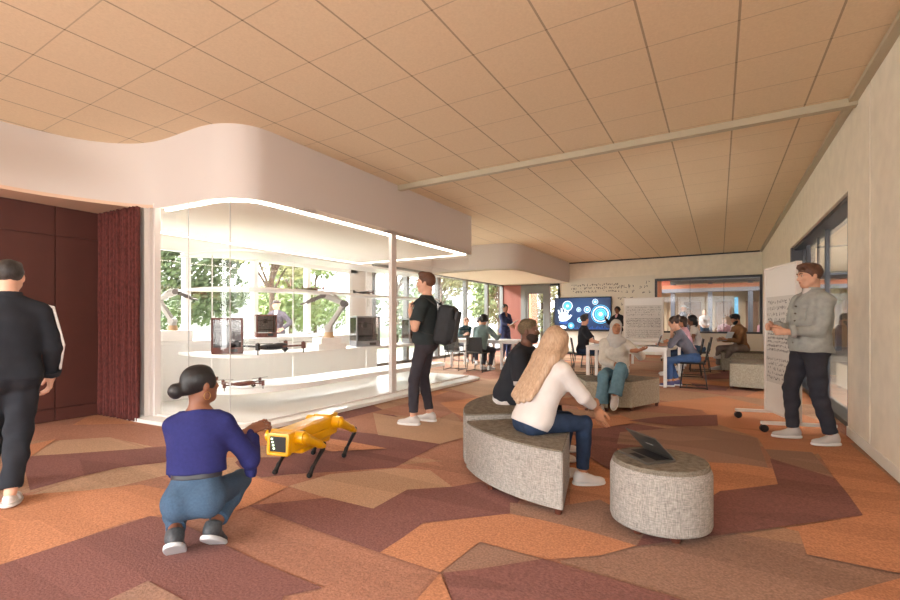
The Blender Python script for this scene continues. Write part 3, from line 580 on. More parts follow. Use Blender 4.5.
# ---------------------------------------------------------------- outer facade on the left
struct(MB().bx(-8.0, -7.88, 2.7, 8.6, 0, .9).bx(-8.0, -7.88, 2.7, 8.6, 2.42, 3.5).bx(-8., -7.88, 8.6, 17.6, 2.75, 3.5).bx(-8., -7.88, 8.35, 9.15, 0, 3.5).bx(-8.0, -7.1, -5, 2.7, 2.66, 3.5).build('wall_outer', M_white))
g = MB()
for y in (2.95, 4.33, 5.66, 7.0, 8.33): g.bx(-7.99, -7.87, y-.05, y+.05, .9, 2.42)
g.bx(-7.99, -7.87, 2.9, 8.4, .9, .95); o = struct(g.build('window_5', M_lab)); MB().bx(-7.95, -7.94, 2.9, 8.4, .92, 2.42).build('pane', M_glass2, o)
g = MB()
for y in (9.2, 10.7, 12.4, 14.3, 16.05, 17.5): g.bx(-7.99, -7.85, y-.06, y+.06, 0, 2.75)
g.bx(-7.99, -7.85, 9.2, 17.5, 2.68, 2.76).bx(-7.99, -7.85, 9.2, 17.5, 0, .08); o = struct(g.build('window_6', M_grey)); MB().bx(-7.95, -7.94, 9.2, 17.5, .05, 2.7).build('pane', M_glass2, o)
# ---------------------------------------------------------------- maroon panelled wall, soffit, curtain
w = MB(); w.bx(-7.2, -7.06, -5, 2.78, 0, 2.66)
ys = [-5, -3.05, -1.28, .48, 2.25, 2.78]; zs = [0, .16, 1.27, 2.29, 2.66]
for i in range(5):
    for j in range(4): w.bx(-7.06, -7.04, ys[i]+.007, ys[i+1]-.007, zs[j]+.006, zs[j+1]-.006)
struct(w.build('wall_left', M_maroon)); 
up = [(-6.98, -5), (-6.98, -1), (-6.97, 1.0), (-6.965, 1.74), (-6.93, 2.05), (-6.86, 2.35), (-6.69, 2.62), (-6.44, 2.82), (-6.15, 2.93), (-5.85, 2.965), (-5.45, 2.975), (-5.15, 2.99), (-4.93, 3.04), (-4.76, 3.14), (-4.65, 3.28), (-4.60, 3.5), (-4.60, 4.2), (-4.60, 6), (-4.62, 8.62)]
lo = [(-6.62, -5), (-6.62, -1), (-6.61, 1.0), (-6.60, 1.64), (-6.57, 1.97), (-6.50, 2.25), (-6.40, 2.52), (-6.28, 2.75), (-6.12, 2.93), (-5.85, 2.99), (-5.45, 3.02), (-5.15, 3.04), (-4.95, 3.085), (-4.78, 3.17), (-4.67, 3.29), (-4.61, 3.5), (-4.60, 4.2), (-4.60, 6), (-4.62, 8.62)]
up2 = smoothpath([(*p, 0) for p in up], 5); lo2 = smoothpath([(*p, 0) for p in lo], 5); n_ = len(up2); b = MB()
def curtainwall(b, A, B, za, zb, nsub=6):
    vs = []
    for k in range(nsub+1):
        t = k/nsub; s_ = t*t*(3-2*t)
        for a_, c_ in zip(A, B): vs.append((a_[0]*(1-s_)+c_[0]*s_, a_[1]*(1-s_)+c_[1]*s_, za*(1-t)+zb*t))
    m = len(A); b.add(vs, [(k*m+i, (k+1)*m+i, (k+1)*m+i+1, k*m+i+1) for k in range(nsub) for i in range(m-1)], True)
curtainwall(b, lo2, up2, 2.66, 3.5)
M_bulk = mat('bulkhead_plaster', (212, 203, 198), .8, bump=.05, bscale=60); struct(b.build('wall_bulkhead', M_bulk))
# the flat underside of the bulkhead and the laboratory ceiling
i0 = [i for i, p in enumerate(lo2) if p[1] < 2.93 or p[0] < -6.1]; e_ = [lo2[i][:2] for i in i0]
b = MB(); b.prism(e_+[(-7.2, 2.95), (-7.2, -5)], 2.66, 2.70); struct(b.build('ceiling_soffit', mat('soffit_tan', (222, 190, 166), .8)))
e_ = [p[:2] for p in lo2 if p[0] > -6.15 and p[1] > 2.9]
b = MB(); b.prism(e_+[(-7.88, 8.62), (-7.88, 2.95)], 2.665, 2.72); struct(b.build('ceiling_laboratory', mat('lab_ceiling', (234, 224, 214), .8)))
struct(MB().bx(-7.9, -4.62, 8.55, 8.62, 2.66, 3.5).build('wall_laboratory', M_white))
struct(MB().bx(-7.2, -6.16, 2.85, 2.915, 0, 2.655).build('wall_partition', M_white))
# light strips let into the ceiling edge
def ledpath(path, w_, z0, z1): 
    a = offset(path, w_/2); c = offset(path, -w_/2); return a, c
M_led = mat('led', (255, 250, 240), .5, emit=(255, 247, 232), estr=6.5)
led = [(-6.05, 3.06), (-5.85, 3.07), (-5.45, 3.10), (-5.15, 3.12), (-4.99, 3.16), (-4.85, 3.23), (-4.75, 3.33), (-4.69, 3.52), (-4.68, 4.2), (-4.68, 6), (-4.69, 8.44)]
ledp = [p[:2] for p in smoothpath([(*p, 0) for p in led], 5)]
LT = empty('ceiling_light', (-4.68, 5, 2.66), 0, 'bright white light strip along the curved ceiling edge over the laboratory glass', 'light strip')
def ledseg(name, path, w_):
    q = MB(); a = [(x+4.68, y-5) for x, y in offset(path, w_/2)]; c = [(x+4.68, y-5) for x, y in offset(path, -w_/2)]
    for i in range(len(a)-1): q.prism([a[i], a[i+1], c[i+1], c[i]], -.02, -.001)
    return q.build(name, M_led, LT)
ledseg('front_strip', ledp, .045)
M_led = mat('led_soft', (255, 250, 240), .5, emit=(255, 247, 232), estr=2.6); ledseg('end_strip', [(-4.7, 8.42), (-7.7, 8.42)], .03); ledseg('rear_strip', [(-7.68, 8.4), (-7.68, 3.1)], .03)
# curtain
cu = MB(); pts = []
for i in range(221):
    t = i/220; x = -7.03+t*.93; ph = t*2*math.pi*17; pts.append((x, 2.70+.030*math.sin(ph)+.012*math.sin(ph*.37+1)+.05*t, 0))
vs = []; nz = 26
for k in range(nz+1):
    z = .01+2.635*k/nz
    for i, p in enumerate(pts): vs.append((p[0]+.004*math.sin(k*.7+i*.1), p[1]+.006*math.sin(k*.5+i*.35)*(1-k/nz), z))
m_ = len(pts); cu.add(vs, [(k*m_+i, k*m_+i+1, (k+1)*m_+i+1, (k+1)*m_+i) for k in range(nz) for i in range(m_-1)], True)
def curtain_mat():
    m = mat('curtain_cloth', (92, 42, 38), .95, noise=.45, nscale=60, bump=.4, bscale=260, stretch=(1, 1, .35)); return m
o = cu.build('curtain', curtain_mat()); md = o.modifiers.new('s', 'SOLIDIFY'); md.thickness = .006
props(o, 'dark red woven curtain hanging in folds between the maroon wall and the laboratory glass', 'curtain')
# ---------------------------------------------------------------- laboratory plinth, glass front
plin = [(-6.12, 2.74), (-5.7, 2.78), (-5.2, 2.84), (-4.8, 2.95), (-4.52, 3.15), (-4.40, 3.45), (-4.39, 4.2), (-4.36, 5.6), (-4.32, 6.7), (-4.30, 8.2), (-4.36, 8.45), (-4.6, 8.6)]
b = MB(); b.prism([p[:2] for p in smoothpath([(*p, 0) for p in plin], 4)]+[(-7.9, 8.6), (-7.9, 2.74)], .0, .045); struct(b.build('floor_laboratory', M_labfloor, bevel=.008))
gp = [(-6.08, 2.97), (-5.85, 2.985), (-5.45, 3.005), (-5.15, 3.03), (-4.95, 3.08), (-4.80, 3.16), (-4.69, 3.28), (-4.63, 3.5), (-4.62, 4.2), (-4.62, 5.86), (-4.62, 8.52), (-4.75, 8.58), (-7.88, 8.58)]
M_post = mat('post_white', (226, 218, 214), .4)
b = MB().box((-6.10, 2.965, 1.35), (.05, .07, 2.63)).box((-6.16, 2.93, 1.35), (.035, .06, 2.63)).box((-4.63, 5.88, 1.35), (.07, .12, 2.63)); pf = smoothpath([(*p, 0) for p in gp[:10]], 4)
for i in range(len(pf)-1): b.bar((pf[i][0], pf[i][1], .055), (pf[i+1][0], pf[i+1][1], .055), .03, .02)
b.bar((-4.62, 5.86, .055), (-4.62, 8.5, .055), .03, .02)
o = struct(b.build('window_7', M_post)); P2 = [p[:2] for p in pf]
cuts = [0, 8, 19, 24, len(P2)-1]
for i in range(4):
    seg = P2[cuts[i]:cuts[i+1]+1]; g = MB(); z0_, z1_ = .05, 2.655; vs = [(x, y, z0_) for x, y in seg]+[(x, y, z1_) for x, y in seg]; m_ = len(seg)
    if i < 3: seg_end = seg[-1]
    g.add(vs, [(k, k+1, m_+k+1, m_+k) for k in range(m_-1)], True); g.build('pane', M_glass, o)
g = MB().bx(-4.625, -4.617, 5.94, 8.5, .05, 2.655).bx(-7.88, -4.7, 8.575, 8.583, .05, 2.655); g.build('pane', M_glass, o)
g = MB(); 
for i in (cuts[1], cuts[2]): g.box((P2[i][0], P2[i][1], 1.35), (.008, .008, 2.6))
g.build('joint', mat('joint_grey', (200, 196, 194), .4), o)
# ---------------------------------------------------------------- second bulkhead over the meeting nook
nb_ = [(-8, 12.0), (-6.6, 12.0), (-5.75, 12.02), (-5.4, 12.1), (-5.18, 12.28), (-5.08, 12.6), (-5.06, 13.4), (-5.05, 17.6)]
nb2 = smoothpath([(*p, 0) for p in nb_], 4); b = MB(); curtainwall(b, nb2, nb2, 2.72, 3.5, 2); struct(b.build('wall_nook', M_bulk))
b = MB(); b.prism([p[:2] for p in nb2]+[(-8, 17.6)], 2.72, 2.76); struct(b.build('ceiling_nook', mat('nook_ceiling', (228, 216, 190), .8)))
# ---------------------------------------------------------------- wall and window behind the viewer
struct(MB().bx(-7.2, 1.5, -5.2, -5, 0, .1).bx(-7.2, 1.5, -5.2, -5, 3.1, 3.5).bx(-7.2, -6.8, -5.2, -5, 0, 3.5).bx(1.1, 1.5, -5.2, -5, 0, 3.5).build('wall_near', M_cream))
g = MB()
for x in (-6.8, -4.85, -2.9, -.95, 1.0): g.bx(x, x+.08, -5.15, -5.05, .1, 3.1)
o = struct(g.build('window_8', M_dark)); MB().bx(-6.8, 1.1, -5.105, -5.095, .1, 3.1).build('pane', M_glass2, o)

# ---------------------------------------------------------------- outside
def terrain(name, x0, x1, y0, y1, z, m):
    o = MB().bx(x0, x1, y0, y1, z-.2, z).build(name, m); return struct(o)
M_pave = mat('paving', (180, 172, 162), .8, noise=.06, nscale=3); M_grass = mat('grass', (132, 138, 104), .95, noise=.3, nscale=8)
terrain('ground_terrace', -11.5, -8.0, -6, 40, -.02, M_pave); terrain('ground_lawn', -60, -11.5, -20, 60, -.04, M_grass)
terrain('ground_court', -8.0, 40, 17.8, 60, -.02, M_pave); terrain('ground_side', 1.5, 40, -6, 17.8, -.02, M_pave); terrain('ground_entrance', -11.5, 40, -30, -6, -.02, M_pave)
M_leaf = [mat('leaf_%s' % k, c, .8, noise=.35, nscale=3) for k, c in (('green', (128, 140, 92)), ('olive', (158, 158, 112)), ('dark', (98, 112, 76)))]
M_bark = mat('bark', (96, 78, 64), .95, noise=.3, nscale=20)
def tree(loc, h, r, mi, label, seed, dens=2600, low=.9, group='trees outside the windows'):
    root = empty('tree', (*loc, -.04), 0, label, 'tree', group); rr = random.Random(seed); t = MB(); top = h*.55
    t.tube([(0, 0, 0), (.05, .03, top*.5), (-.04, .05, top)], .12, 8, .07)
    cl = []
    for i in range(9):
        a = rr.uniform(0, 6.28); q = Vector((math.cos(a)*r*rr.uniform(.3, .75), math.sin(a)*r*rr.uniform(.3, .75), rr.uniform(low, h-.5))); cl.append((q, r*rr.uniform(.35, .55))); z_ = min(top, q.z*.6); t.tube([(0, 0, z_), tuple(q*.5+Vector((0, 0, z_*.5+.1))), tuple(q)], .05, 6, .012)
    t.build('trunk', M_bark, root); c = MB()
    for i in range(dens):
        q, rad = cl[rr.randrange(len(cl))]; v = Vector((rr.gauss(0, 1), rr.gauss(0, 1), rr.gauss(0, 1))); v = v.normalized()*rad*rr.random()**.4; p = q+Vector((v.x, v.y, v.z*.8)); s_ = rr.uniform(.06, .12)*(1+r*.12)
        n = Vector((rr.gauss(0, 1), rr.gauss(0, 1), rr.gauss(.6, 1))).normalized(); a = n.orthogonal().normalized(); b = n.cross(a); c.add([p-a*s_, p+b*s_*.55, p+a*s_, p-b*s_*.55], [(0, 1, 2, 3)])
    c.build('foliage', M_leaf[mi], root); return root
for k, (x, y, h, r, mi, lb, low) in enumerate([
 (-13, 4.6, 5.5, 1.9, 0, 'green tree on the lawn seen through the leftmost laboratory window', 1.3), (-16.6, 9.0, 6.5, 2.1, 2, 'dark green tree behind the standing woman in a suit outside', 1.6),
 (-12.6, 9.6, 5, 1.7, 1, 'olive green tree above the robot arm block, beyond the laboratory windows', 1.9), (-17.2, 14.2, 7, 2.8, 0, 'large green tree far behind the rear laboratory windows', 1.4),
 (-13.5, 21.5, 6, 2.4, 1, 'pale olive tree filling the left pane of the meeting corner window', .9), (-12.2, 26.5, 6, 2.3, 0, 'green tree in the right pane of the meeting corner window', .9),
 (-20, 4.2, 7, 2.9, 1, 'broad pale tree at the back of the lawn behind the first green tree', 1.2), (-14.4, 18.6, 6.5, 2.6, 2, 'dark tree between the laboratory and the meeting corner', 1.0), (-18.5, 27, 7.5, 3.1, 2, 'dark tree far behind the meeting corner window', .8),
 (-15, .6, 6, 2.0, 0, 'green tree at the far left of the lawn beside the lab window', 1.0), (-23.5, 10.2, 7, 3.0, 2, 'broad dark tree in the deepest row of the lawn, left', 1.0), (-22.5, 20.5, 7, 2.8, 0, 'broad green tree in the deepest row of the lawn, right', 1.0), (-8.8, 25.0, 5, 1.8, 1, 'tree outside the glazed door at the far left', .8),
 (3.1, 21.6, 3.2, .9, 0, 'small green tree at the right end of the far court window', 1.3), (5.2, 20.2, 3.3, 1.2, 0, 'green tree behind the man in the denim jacket, outside the right window', 1.2), (5.6, 16.0, 4.6, 1.25, 1, 'leafy shrub tree outside the right window, nearest the glass', .9)]):
    tree((x, y), h, r, mi, lb, 20+k, 6500 if k not in (13,) else 2600, low, 'trees on the lawn' if x < 0 else 'trees in the court')
# pale building beyond the lawn
o = empty('outbuilding', (-27, 12, 0), 0, 'long pale building far beyond the lawn', 'building'); b = MB().bx(-2, 0, -12, 16, 0, 3.2); b.build('wall', M_white, o); b = MB()
MB().bx(-2.2, .3, -12.3, 16.3, 3.2, 3.4).build('roof', M_grey, o)
# far court: ribbed orange corner, canopy, facade of pale panels
M_or = mat('orange_cladding', (232, 150, 108), .7); M_brk = mat('brick_red', (164, 84, 62), .85, noise=.12, nscale=30)
o = empty('court_building', (0, 27, 0), 0, 'low court building with pale ribbed panels, posts and a grey roof beyond the far window', 'building')
b = MB().bx(-7, 8.7, 0, .3, 0, 5)
for k in range(78): b.bx(-6.9+k*.2, -6.8+k*.2, -.05, 0, 0, 3)
b.build('wall', mat('court_panels', (190, 168, 140), .8), o)
for x in (-1.9, -.35, 1.2, 2.6, 4.2): MB().bx(x-.09, x+.09, -3.1, -2.9, 0, 3.1).build('post', mat('court_post', (104, 106, 116), .5), o)
MB().bx(-5, 8.7, -3.2, -2.9, 2.72, 2.9).build('fascia', mat('fascia_orange', (176, 112, 84), .7), o); MB().bx(-5, 8.7, -3.24, -2.86, 2.55, 2.72).build('gutter', mat('gutter_grey', (120, 122, 132), .5), o)
b = MB(); b.add([(-2.0, -3.2, 2.95), (8.7, -3.2, 2.95), (8.7, .5, 4.9), (-1.2, .5, 4.9), (-2, -3.2, 3.1), (8.7, -3.2, 3.1), (8.7, .5, 5.05), (-1.2, .5, 5.05)], [(0, 3, 2, 1), (4, 5, 6, 7), (0, 1, 5, 4), (2, 3, 7, 6), (1, 2, 6, 5), (0, 4, 7, 3)]); b.build('roof', mat('roof_grey', (84, 78, 74), .8, noise=.08, nscale=10), o)
MB().bx(-5, -2.0, -2.9, 0, 2.9, 5.6).build('brick_upper_wall', M_brk, o)
for x in (.75, 2.0): MB().bx(x-.08, x+.08, -.12, -.05, .9, 2.4).build('lit_window', mat('lit_blue', (90, 150, 190), .4, emit=(120, 195, 230), estr=.5), o)
for x, w_ in ((-1.2, .8), (.2, .7), (1.4, .5), (3.2, .8)): MB().bx(x-w_/2, x+w_/2, -.1, -.05, .2, 2.2).build('door', mat('court_door', (130, 96, 72), .6), o)
b = MB().bx(-3.2, -2.15, 20.0, 21.3, 0, 6)
for k in range(13): b.bx(-3.2+k*.083, -3.16+k*.083, 19.97, 20.0, 0, 6); 
for k in range(16): b.bx(-2.15, -2.12, 20+k*.083, 20.04+k*.083, 0, 6)
o = b.build('orange_pillar', M_or); props(o, 'tall orange ribbed pillar outside the left end of the far window', 'pillar')
b = MB().bx(-9.2, -8.3, 22, 22.9, 0, 5)
o = b.build('orange_pillar', M_or); props(o, 'orange pillar outside behind the standing woman in navy', 'pillar')
o = empty('brick_building', (9, 22, 0), 0, 'red brick building with white upper band outside the right window', 'building'); MB().bx(0, 2, -16, 16, 0, 3.1).build('wall', M_brk, o)
MB().bx(-.1, 2, -16, 16, 3.1, 6).build('upper_band', M_white, o)
for y in range(-14, 14, 3): MB().bx(-.04, 0, y, y+1.6, .5, 2.4).build('window', M_dark, o)
o = empty('canopy', (1.5, 9, 0), 0, 'pale flat canopy on slim posts outside the right window', 'canopy'); MB().bx(.1, 2.8, -3.5, 9.5, 2.75, 2.9).build('canopy_roof', M_cream, o)
for y in (-2, 2, 6): MB().bx(2.5, 2.6, y, y+.1, 0, 2.75).build('post', M_lower, o)

o = empty('added_shade_roof', (0, 20.7, 3.55), 0, 'unseen flat roof added to shade the court outside the far window', 'roof'); MB().bx(-3.6, 8.7, -2.9, 3.0, 0, .15).build('slab', M_cream, o); MB().bx(-3.6, 8.7, 2.9, 3.05, -.05, .2).build('edge_trim', M_grey, o)  # out-of-view roof, added to keep sky light off the court
# ---------------------------------------------------------------- laboratory furniture
fr_ = [(-6.85, 3.62), (-6.3, 3.55), (-5.75, 3.60), (-5.42, 3.82), (-5.28, 4.3), (-5.26, 5.2), (-5.22, 6.6), (-5.15, 8.2)]; bk_ = [(-5.62, 8.25), (-5.75, 6.6), (-5.82, 5.2), (-5.9, 4.6), (-6.15, 4.22), (-6.5, 3.9)]
def shelf(z, th, label, grow=0.):
    f = smoothpath([(*p, 0) for p in fr_], 4); f = [(p[0]+(grow if p[1] > 4 else grow*.5), p[1]-(grow if p[1] < 4 else 0), 0) for p in f]; bk = smoothpath([(*p, 0) for p in bk_], 4)
    root = empty('display_shelf', (-5.6, 5.5, z-th), 0, label, 'shelf', 'curved white display shelves')
    MB().prism([(p[0]+5.6, p[1]-5.5) for p in f]+[(p[0]+5.6, p[1]-5.5) for p in bk], 0, th).build('board', M_lab, root, bevel=.006)
    return root
s1 = shelf(.34, .07, 'lowest and widest curved white display shelf, just above the laboratory floor', .12)
s2 = shelf(.78, .045, 'curved white display shelf carrying the large printer and the dark drone')
s3 = shelf(1.70, .03, 'thin curved shelf above the printers carrying small drones'); s4 = shelf(2.20, .03, 'topmost thin curved display shelf near the laboratory ceiling')
ps = [(-6.2, 3.75), (-5.7, 4.75), (-5.66, 6.4), (-5.5, 7.95)]
for k, (x, y) in enumerate(ps): MB().tube([(x+5.6, y-5.5, -.02-.07 if k > 99 else 0), (x+5.6, y-5.5, 1.9)], .009, 8).build('post', M_lab, s1)
o = empty('counter', (-7.4, 5.7, .045), 0, 'long white counter under the rear laboratory windows', 'counter'); MB().bx(-.46, .4, -2.5, 2.6, 0, .84).build('body', M_lab, o, bevel=.01); MB().bx(-.47, .44, -2.53, 2.63, .84, .885).build('worktop', M_lab, o, bevel=.006)
M_blk = mat('black_plastic', (26, 25, 27), .45); M_sil = mat('silver', (150, 150, 152), .35, .7); M_orn = mat('printer_trim', (96, 48, 36), .5); M_gl3 = glassmat('smoked_glass', (.72, .68, .66))
def printer(loc, z, rz, w_, d_, h_, label, dark=True):
    r = empty('printer', (*loc, z), rz, label, 'printer', 'enclosed printers on the laboratory shelves'); t = .028; m1 = M_orn if dark else M_sil
    b = MB().bx(-w_/2, w_/2, -d_/2, d_/2, 0, .09*h_/.5).bx(-w_/2, w_/2, -d_/2, d_/2, h_-t, h_)
    for x in (-1, 1):
        for y in (-1, 1): b.bx(x*(w_/2)-(t if x > 0 else 0), x*(w_/2)+(t if x < 0 else 0), y*(d_/2)-(t if y > 0 else 0), y*(d_/2)+(t if y < 0 else 0), 0, h_)
    b.build('frame', m1, r, bevel=.004); MB().bx(-w_/2+t, w_/2-t, -d_/2+.004, -d_/2+.012, .09, h_-t).build('door', M_gl3, r)
    
    for sx2 in (-w_/2+.007, w_/2-.007): MB().bx(sx2-.003, sx2+.003, -d_/2+t, d_/2-t, .09, h_-t).build('side_panel', M_sil if dark else M_gl3, r)
    MB().bx(-w_/2+t, w_/2-t, d_/2-.02, d_/2-.01, .09, h_-t).build('back_panel', M_sil, r); MB().bx(-w_*.32, w_*.32, -d_*.3, d_*.3, .16*h_/.5, .175*h_/.5).build('print_bed', M_blk, r)
    MB().tube([(-w_*.4, 0, h_*.74), (w_*.4, 0, h_*.74)], .008).tube([(-w_*.4, .04, h_*.74), (w_*.4, .04, h_*.74)], .008).bx(-.04, .03, -.04, .06, h_*.62, h_*.8).build('print_head', M_blk, r)
    MB().bx(w_*.05, w_*.32, -d_/2-.006, -d_/2+.001, .025, .07).build('screen', M_blk, r)
printer((-6.0, 3.86), .78, R_(55), .40, .42, .50, 'large dark framed printer cabinet on the middle shelf near the curved glass')
printer((-5.52, 6.2), .78, R_(60), .44, .42, .54, 'brown and silver printer cabinet right of the large robot arm', False)
printer((-7.3, 5.45), .93, R_(60), .36, .34, .42, 'small dark printer on the rear counter beside the woman outside')
printer((-5.38, 7.55), .78, R_(60), .4, .4, .5, 'silver printer cabinet behind the backpack wearer', False)
M_arm = mat('arm_grey', (184, 178, 172), .45); M_armd = mat('arm_dark', (92, 84, 80), .5)
def robot_arm(loc, z, rz, label, sc=1.):
    r = empty('industrial_robot', (*loc, z), rz, label, 'robot arm', 'robot arms on white blocks'); r.scale = (sc, sc, sc)
    MB().cyl((0, 0, 0), (0, 0, .09), .09, 20, .075).build('base', mat('arm_base', (186, 150, 112), .5), r)
    MB().cyl((0, 0, .09), (0, 0, .15), .07).cyl((0, -.07, .17), (0, .07, .17), .055).build('turret', M_arm, r)
    MB().bar((0, -.03, .17), (.26, -.03, .56), .05, .07).bar((0, .03, .17), (.26, .03, .56), .05, .07).build('lower_arm', M_arm, r, bevel=.012)
    MB().cyl((.26, -.075, .56), (.26, .075, .56), .055).build('elbow', M_armd, r)
    MB().bar((.26, 0, .56), (-.08, 0, .70), .08, .09).tube([(.2, 0, .62), (.05, 0, .74), (-.1, 0, .74)], .018).build('upper_arm', M_arm, r, bevel=.014)
    MB().cyl((-.08, -.06, .70), (-.08, .06, .70), .05).bar((-.08, 0, .70), (-.26, 0, .62), .06, .06).cyl((-.26, -.045, .62), (-.26, .045, .62), .036).build('wrist', M_armd, r, bevel=.008)
    MB().bar((-.26, 0, .62), (-.36, 0, .58), .05, .05).bar((-.36, .03, .58), (-.46, .012, .55), .014, .024).bar((-.36, -.03, .58), (-.46, -.012, .55), .014, .024).build('gripper', M_armd, r)
def block(loc, z, rz, d, label):
    o = MB().box((0, 0, d[2]/2), d).build('display_block', M_white, None, bevel=.004); o.location = (*loc, z); o.rotation_euler = (0, 0, rz); props(o, label, 'block', 'white display blocks')
block((-5.52, 5.28), .78, R_(75), (.5, .40, .09), 'lower wide white block under the large robot arm'); block((-5.52, 5.28), .87, R_(75), (.36, .3, .09), 'small white block on the wider block, right under the large robot arm')
robot_arm((-5.54, 5.34), .96, R_(32), 'large grey robot arm on stacked white blocks in the middle of the display')
block((-7.25, 3.72), .93, R_(60), (.6, .46, .16), 'large white block on the left end of the rear counter'); robot_arm((-7.25, 3.75), 1.09, R_(210), 'pale robot arm at the left end of the rear counter', .85)
def drone(loc, z, rz, label, sc=1., m=None):
    m = m or M_blk; r = empty('drone', (*loc, z), rz, label, 'drone', 'drones on the laboratory shelves'); r.scale = (sc,)*3
    F = Field(.009, (-.25, -.14, 0), (.25, .14, .16)); F.el((0, 0, .07), (.17, .06, .035), .02); F.el((.1, 0, .085), (.08, .045, .03), .02); F.obj('body', m, r)
    MB().tube([(.13, 0, .045), (.15, 0, .02), (.18, 0, .045)], .02).build('camera', M_blk, r)
    for x in (-1, 1):
        for y in (-1, 1):
            a = MB().bar((x*.1, y*.04, .07), (x*.27, y*.2, .085), .026, .02).cyl((x*.27, y*.2, .05), (x*.27, y*.2, .12), .024); g = a.build('arm', M_orn if x > 0 else m, r)
            q = MB().cyl((x*.27, y*.2, 0), (x*.27, y*.2, .05), .007, 8); q.build('landing_leg', M_blk, g)
            q = MB().box((x*.27, y*.2, .125), (.30, .022, .004), R_(25*x+10*y)).cyl((x*.27, y*.2, .115), (x*.27, y*.2, .132), .012); q.build('rotor', M_armd, g)
drone((-5.47, 4.2), .78, R_(80), 'large dark drone with spread rotors at the front of the middle shelf', 1.25)
drone((-5.45, 3.72), .34, R_(60), 'brown drone low down beside the crouching woman\'s head', .85, M_orn)
drone((-5.5, 6.15), 1.70, R_(40), 'small black drone on the thin shelf above the printers', .62); drone((-5.6, 5.0), 1.70, R_(70), 'small olive drone on the thin shelf left of the black one', .62, mat('olive', (112, 110, 84), .6))

# ---------------------------------------------------------------- writing on boards
M_ink = mat('ink', (64, 62, 66), .7)
def scribble(parent, rect, face, n_rows, seed, name='handwriting', dens=1., bold=.004, gaps=()):
    """rect (u0,u1,v0,v1) on the plane; face(u,v,d) gives the point, d along the normal"""
    rr = random.Random(seed); u0, u1, v0, v1 = rect; b = MB(); rh = (v1-v0)/n_rows
    for r in range(n_rows):
        if r in gaps: continue
        v = v1-(r+.5)*rh; u = u0+rr.uniform(0, .06)*(u1-u0)
        while u < u1-rh*.4:
            w_ = rh*rr.uniform(.3, .7)
            if rr.random() < .2*(2-dens): u += w_; continue
            p = [(u+w_*rr.random(), v+rh*rr.uniform(-.36, .36)) for _ in range(rr.choice((3, 4, 5)))]
            for i in range(len(p)-1):
                a, c = Vector(p[i]), Vector(p[i+1]); d = c-a
                if d.length < 1e-4: continue
                nn = Vector((-d.y, d.x)).normalized()*bold/2; q = [a-nn, c-nn, c+nn, a+nn]; b.add([face(x.x, x.y, .0006) for x in q]+[face(x.x, x.y, .0001) for x in q], [(0, 1, 2, 3), (7, 6, 5, 4), (0, 4, 5, 1), (1, 5, 6, 2), (2, 6, 7, 3), (3, 7, 4, 0)])
            u += w_*1.15
    o = b.build(name, M_ink, parent); o['kind'] = 'stuff'; return o
wf = bpy.data.objects['trim_3']
scribble(wf, (-5.0, -3.2, 2.28, 2.66), lambda u, v, d: (u, 17.565-d, v), 3, 3, dens=1.3, bold=.014); scribble(wf, (-3.3, -2.6, 1.1, 2.6), lambda u, v, d: (u, 17.565-d, v), 7, 5, dens=1.2, bold=.014); scribble(wf, (-2.5, -2.1, 2.2, 2.7), lambda u, v, d: (u, 17.565-d, v), 3, 8, bold=.014)
M_board = mat('board_white', (238, 235, 232), .35); M_sheet = mat('paper_sheet', (216, 213, 210), .7); M_fr = mat('board_frame', (232, 224, 218), .4)
def whiteboard(loc, rz, w_, h_, z0, label, seed, sheet=(.18, .86)):
    r = empty('whiteboard', (*loc, 0), rz, label, 'whiteboard', 'rolling whiteboards')   # faces local -Y
    MB().bx(-w_/2, w_/2, -.02, .02, z0, z0+h_).build('board', M_board, r); b = MB().bx(-w_/2-.025, -w_/2+.005, -.03, .03, z0-.02, z0+h_+.02).bx(w_/2-.005, w_/2+.025, -.03, .03, z0-.02, z0+h_+.02).bx(-w_/2, w_/2, -.03, .03, z0-.02, z0+.005).bx(-w_/2, w_/2, -.03, .03, z0+h_-.005, z0+h_+.02); b.build('frame', M_fr, r, bevel=.004)
    s_ = MB().bx(-w_/2+.03, w_/2-.03, -.0235, -.02, z0+h_*(1-sheet[1]), z0+h_*(1-sheet[0])).build('paper_sheet', M_sheet, r)
    z_a = z0+h_*(1-sheet[1]); z_b = z0+h_*(1-sheet[0]); f = lambda u, v, d: (u, -.0236-d, v); hgt = (z_b-z_a)/3
    for k in range(3): scribble(s_, (-w_/2+.05, w_/2-.05, z_a+hgt*k+.03, z_a+hgt*(k+1)-.03), f, (5, 6, 4)[k], seed+k, dens=1.5 if k != 1 else 1.9, bold=.005+.002*(k == 1))
    for x in (-1, 1):
        if z0 > .3: MB().bx(x*w_/2-.02, x*w_/2+.02, -.02, .02, .1, z0).build('post', M_fr, r)
        q = MB().bx(x*w_/2-.025, x*w_/2+.025, -.36, .36, .085, .12).build('foot', M_fr, r, bevel=.006)
        for y in (-.33, .33):
            c = MB().cyl((x*w_/2-.016, y, .042), (x*w_/2+.016, y, .042), .042, 18).bx(x*w_/2-.008, x*w_/2+.008, y-.01, y+.01, .04, .09); c.build('castor', M_blk, q)
whiteboard((.635, 6.56), math.atan2(6.93-6.2, .52-.75)+math.pi, .74, 1.74, .14, 'tall rolling whiteboard with sheets of handwriting beside the man in a denim jacket', 31, (.2, .80))
whiteboard((-2.05, 15.3), 0, 1.12, 1.42, .52, 'rolling whiteboard full of notes behind the woman in the headscarf, near the far wall', 51, (.16, .93))

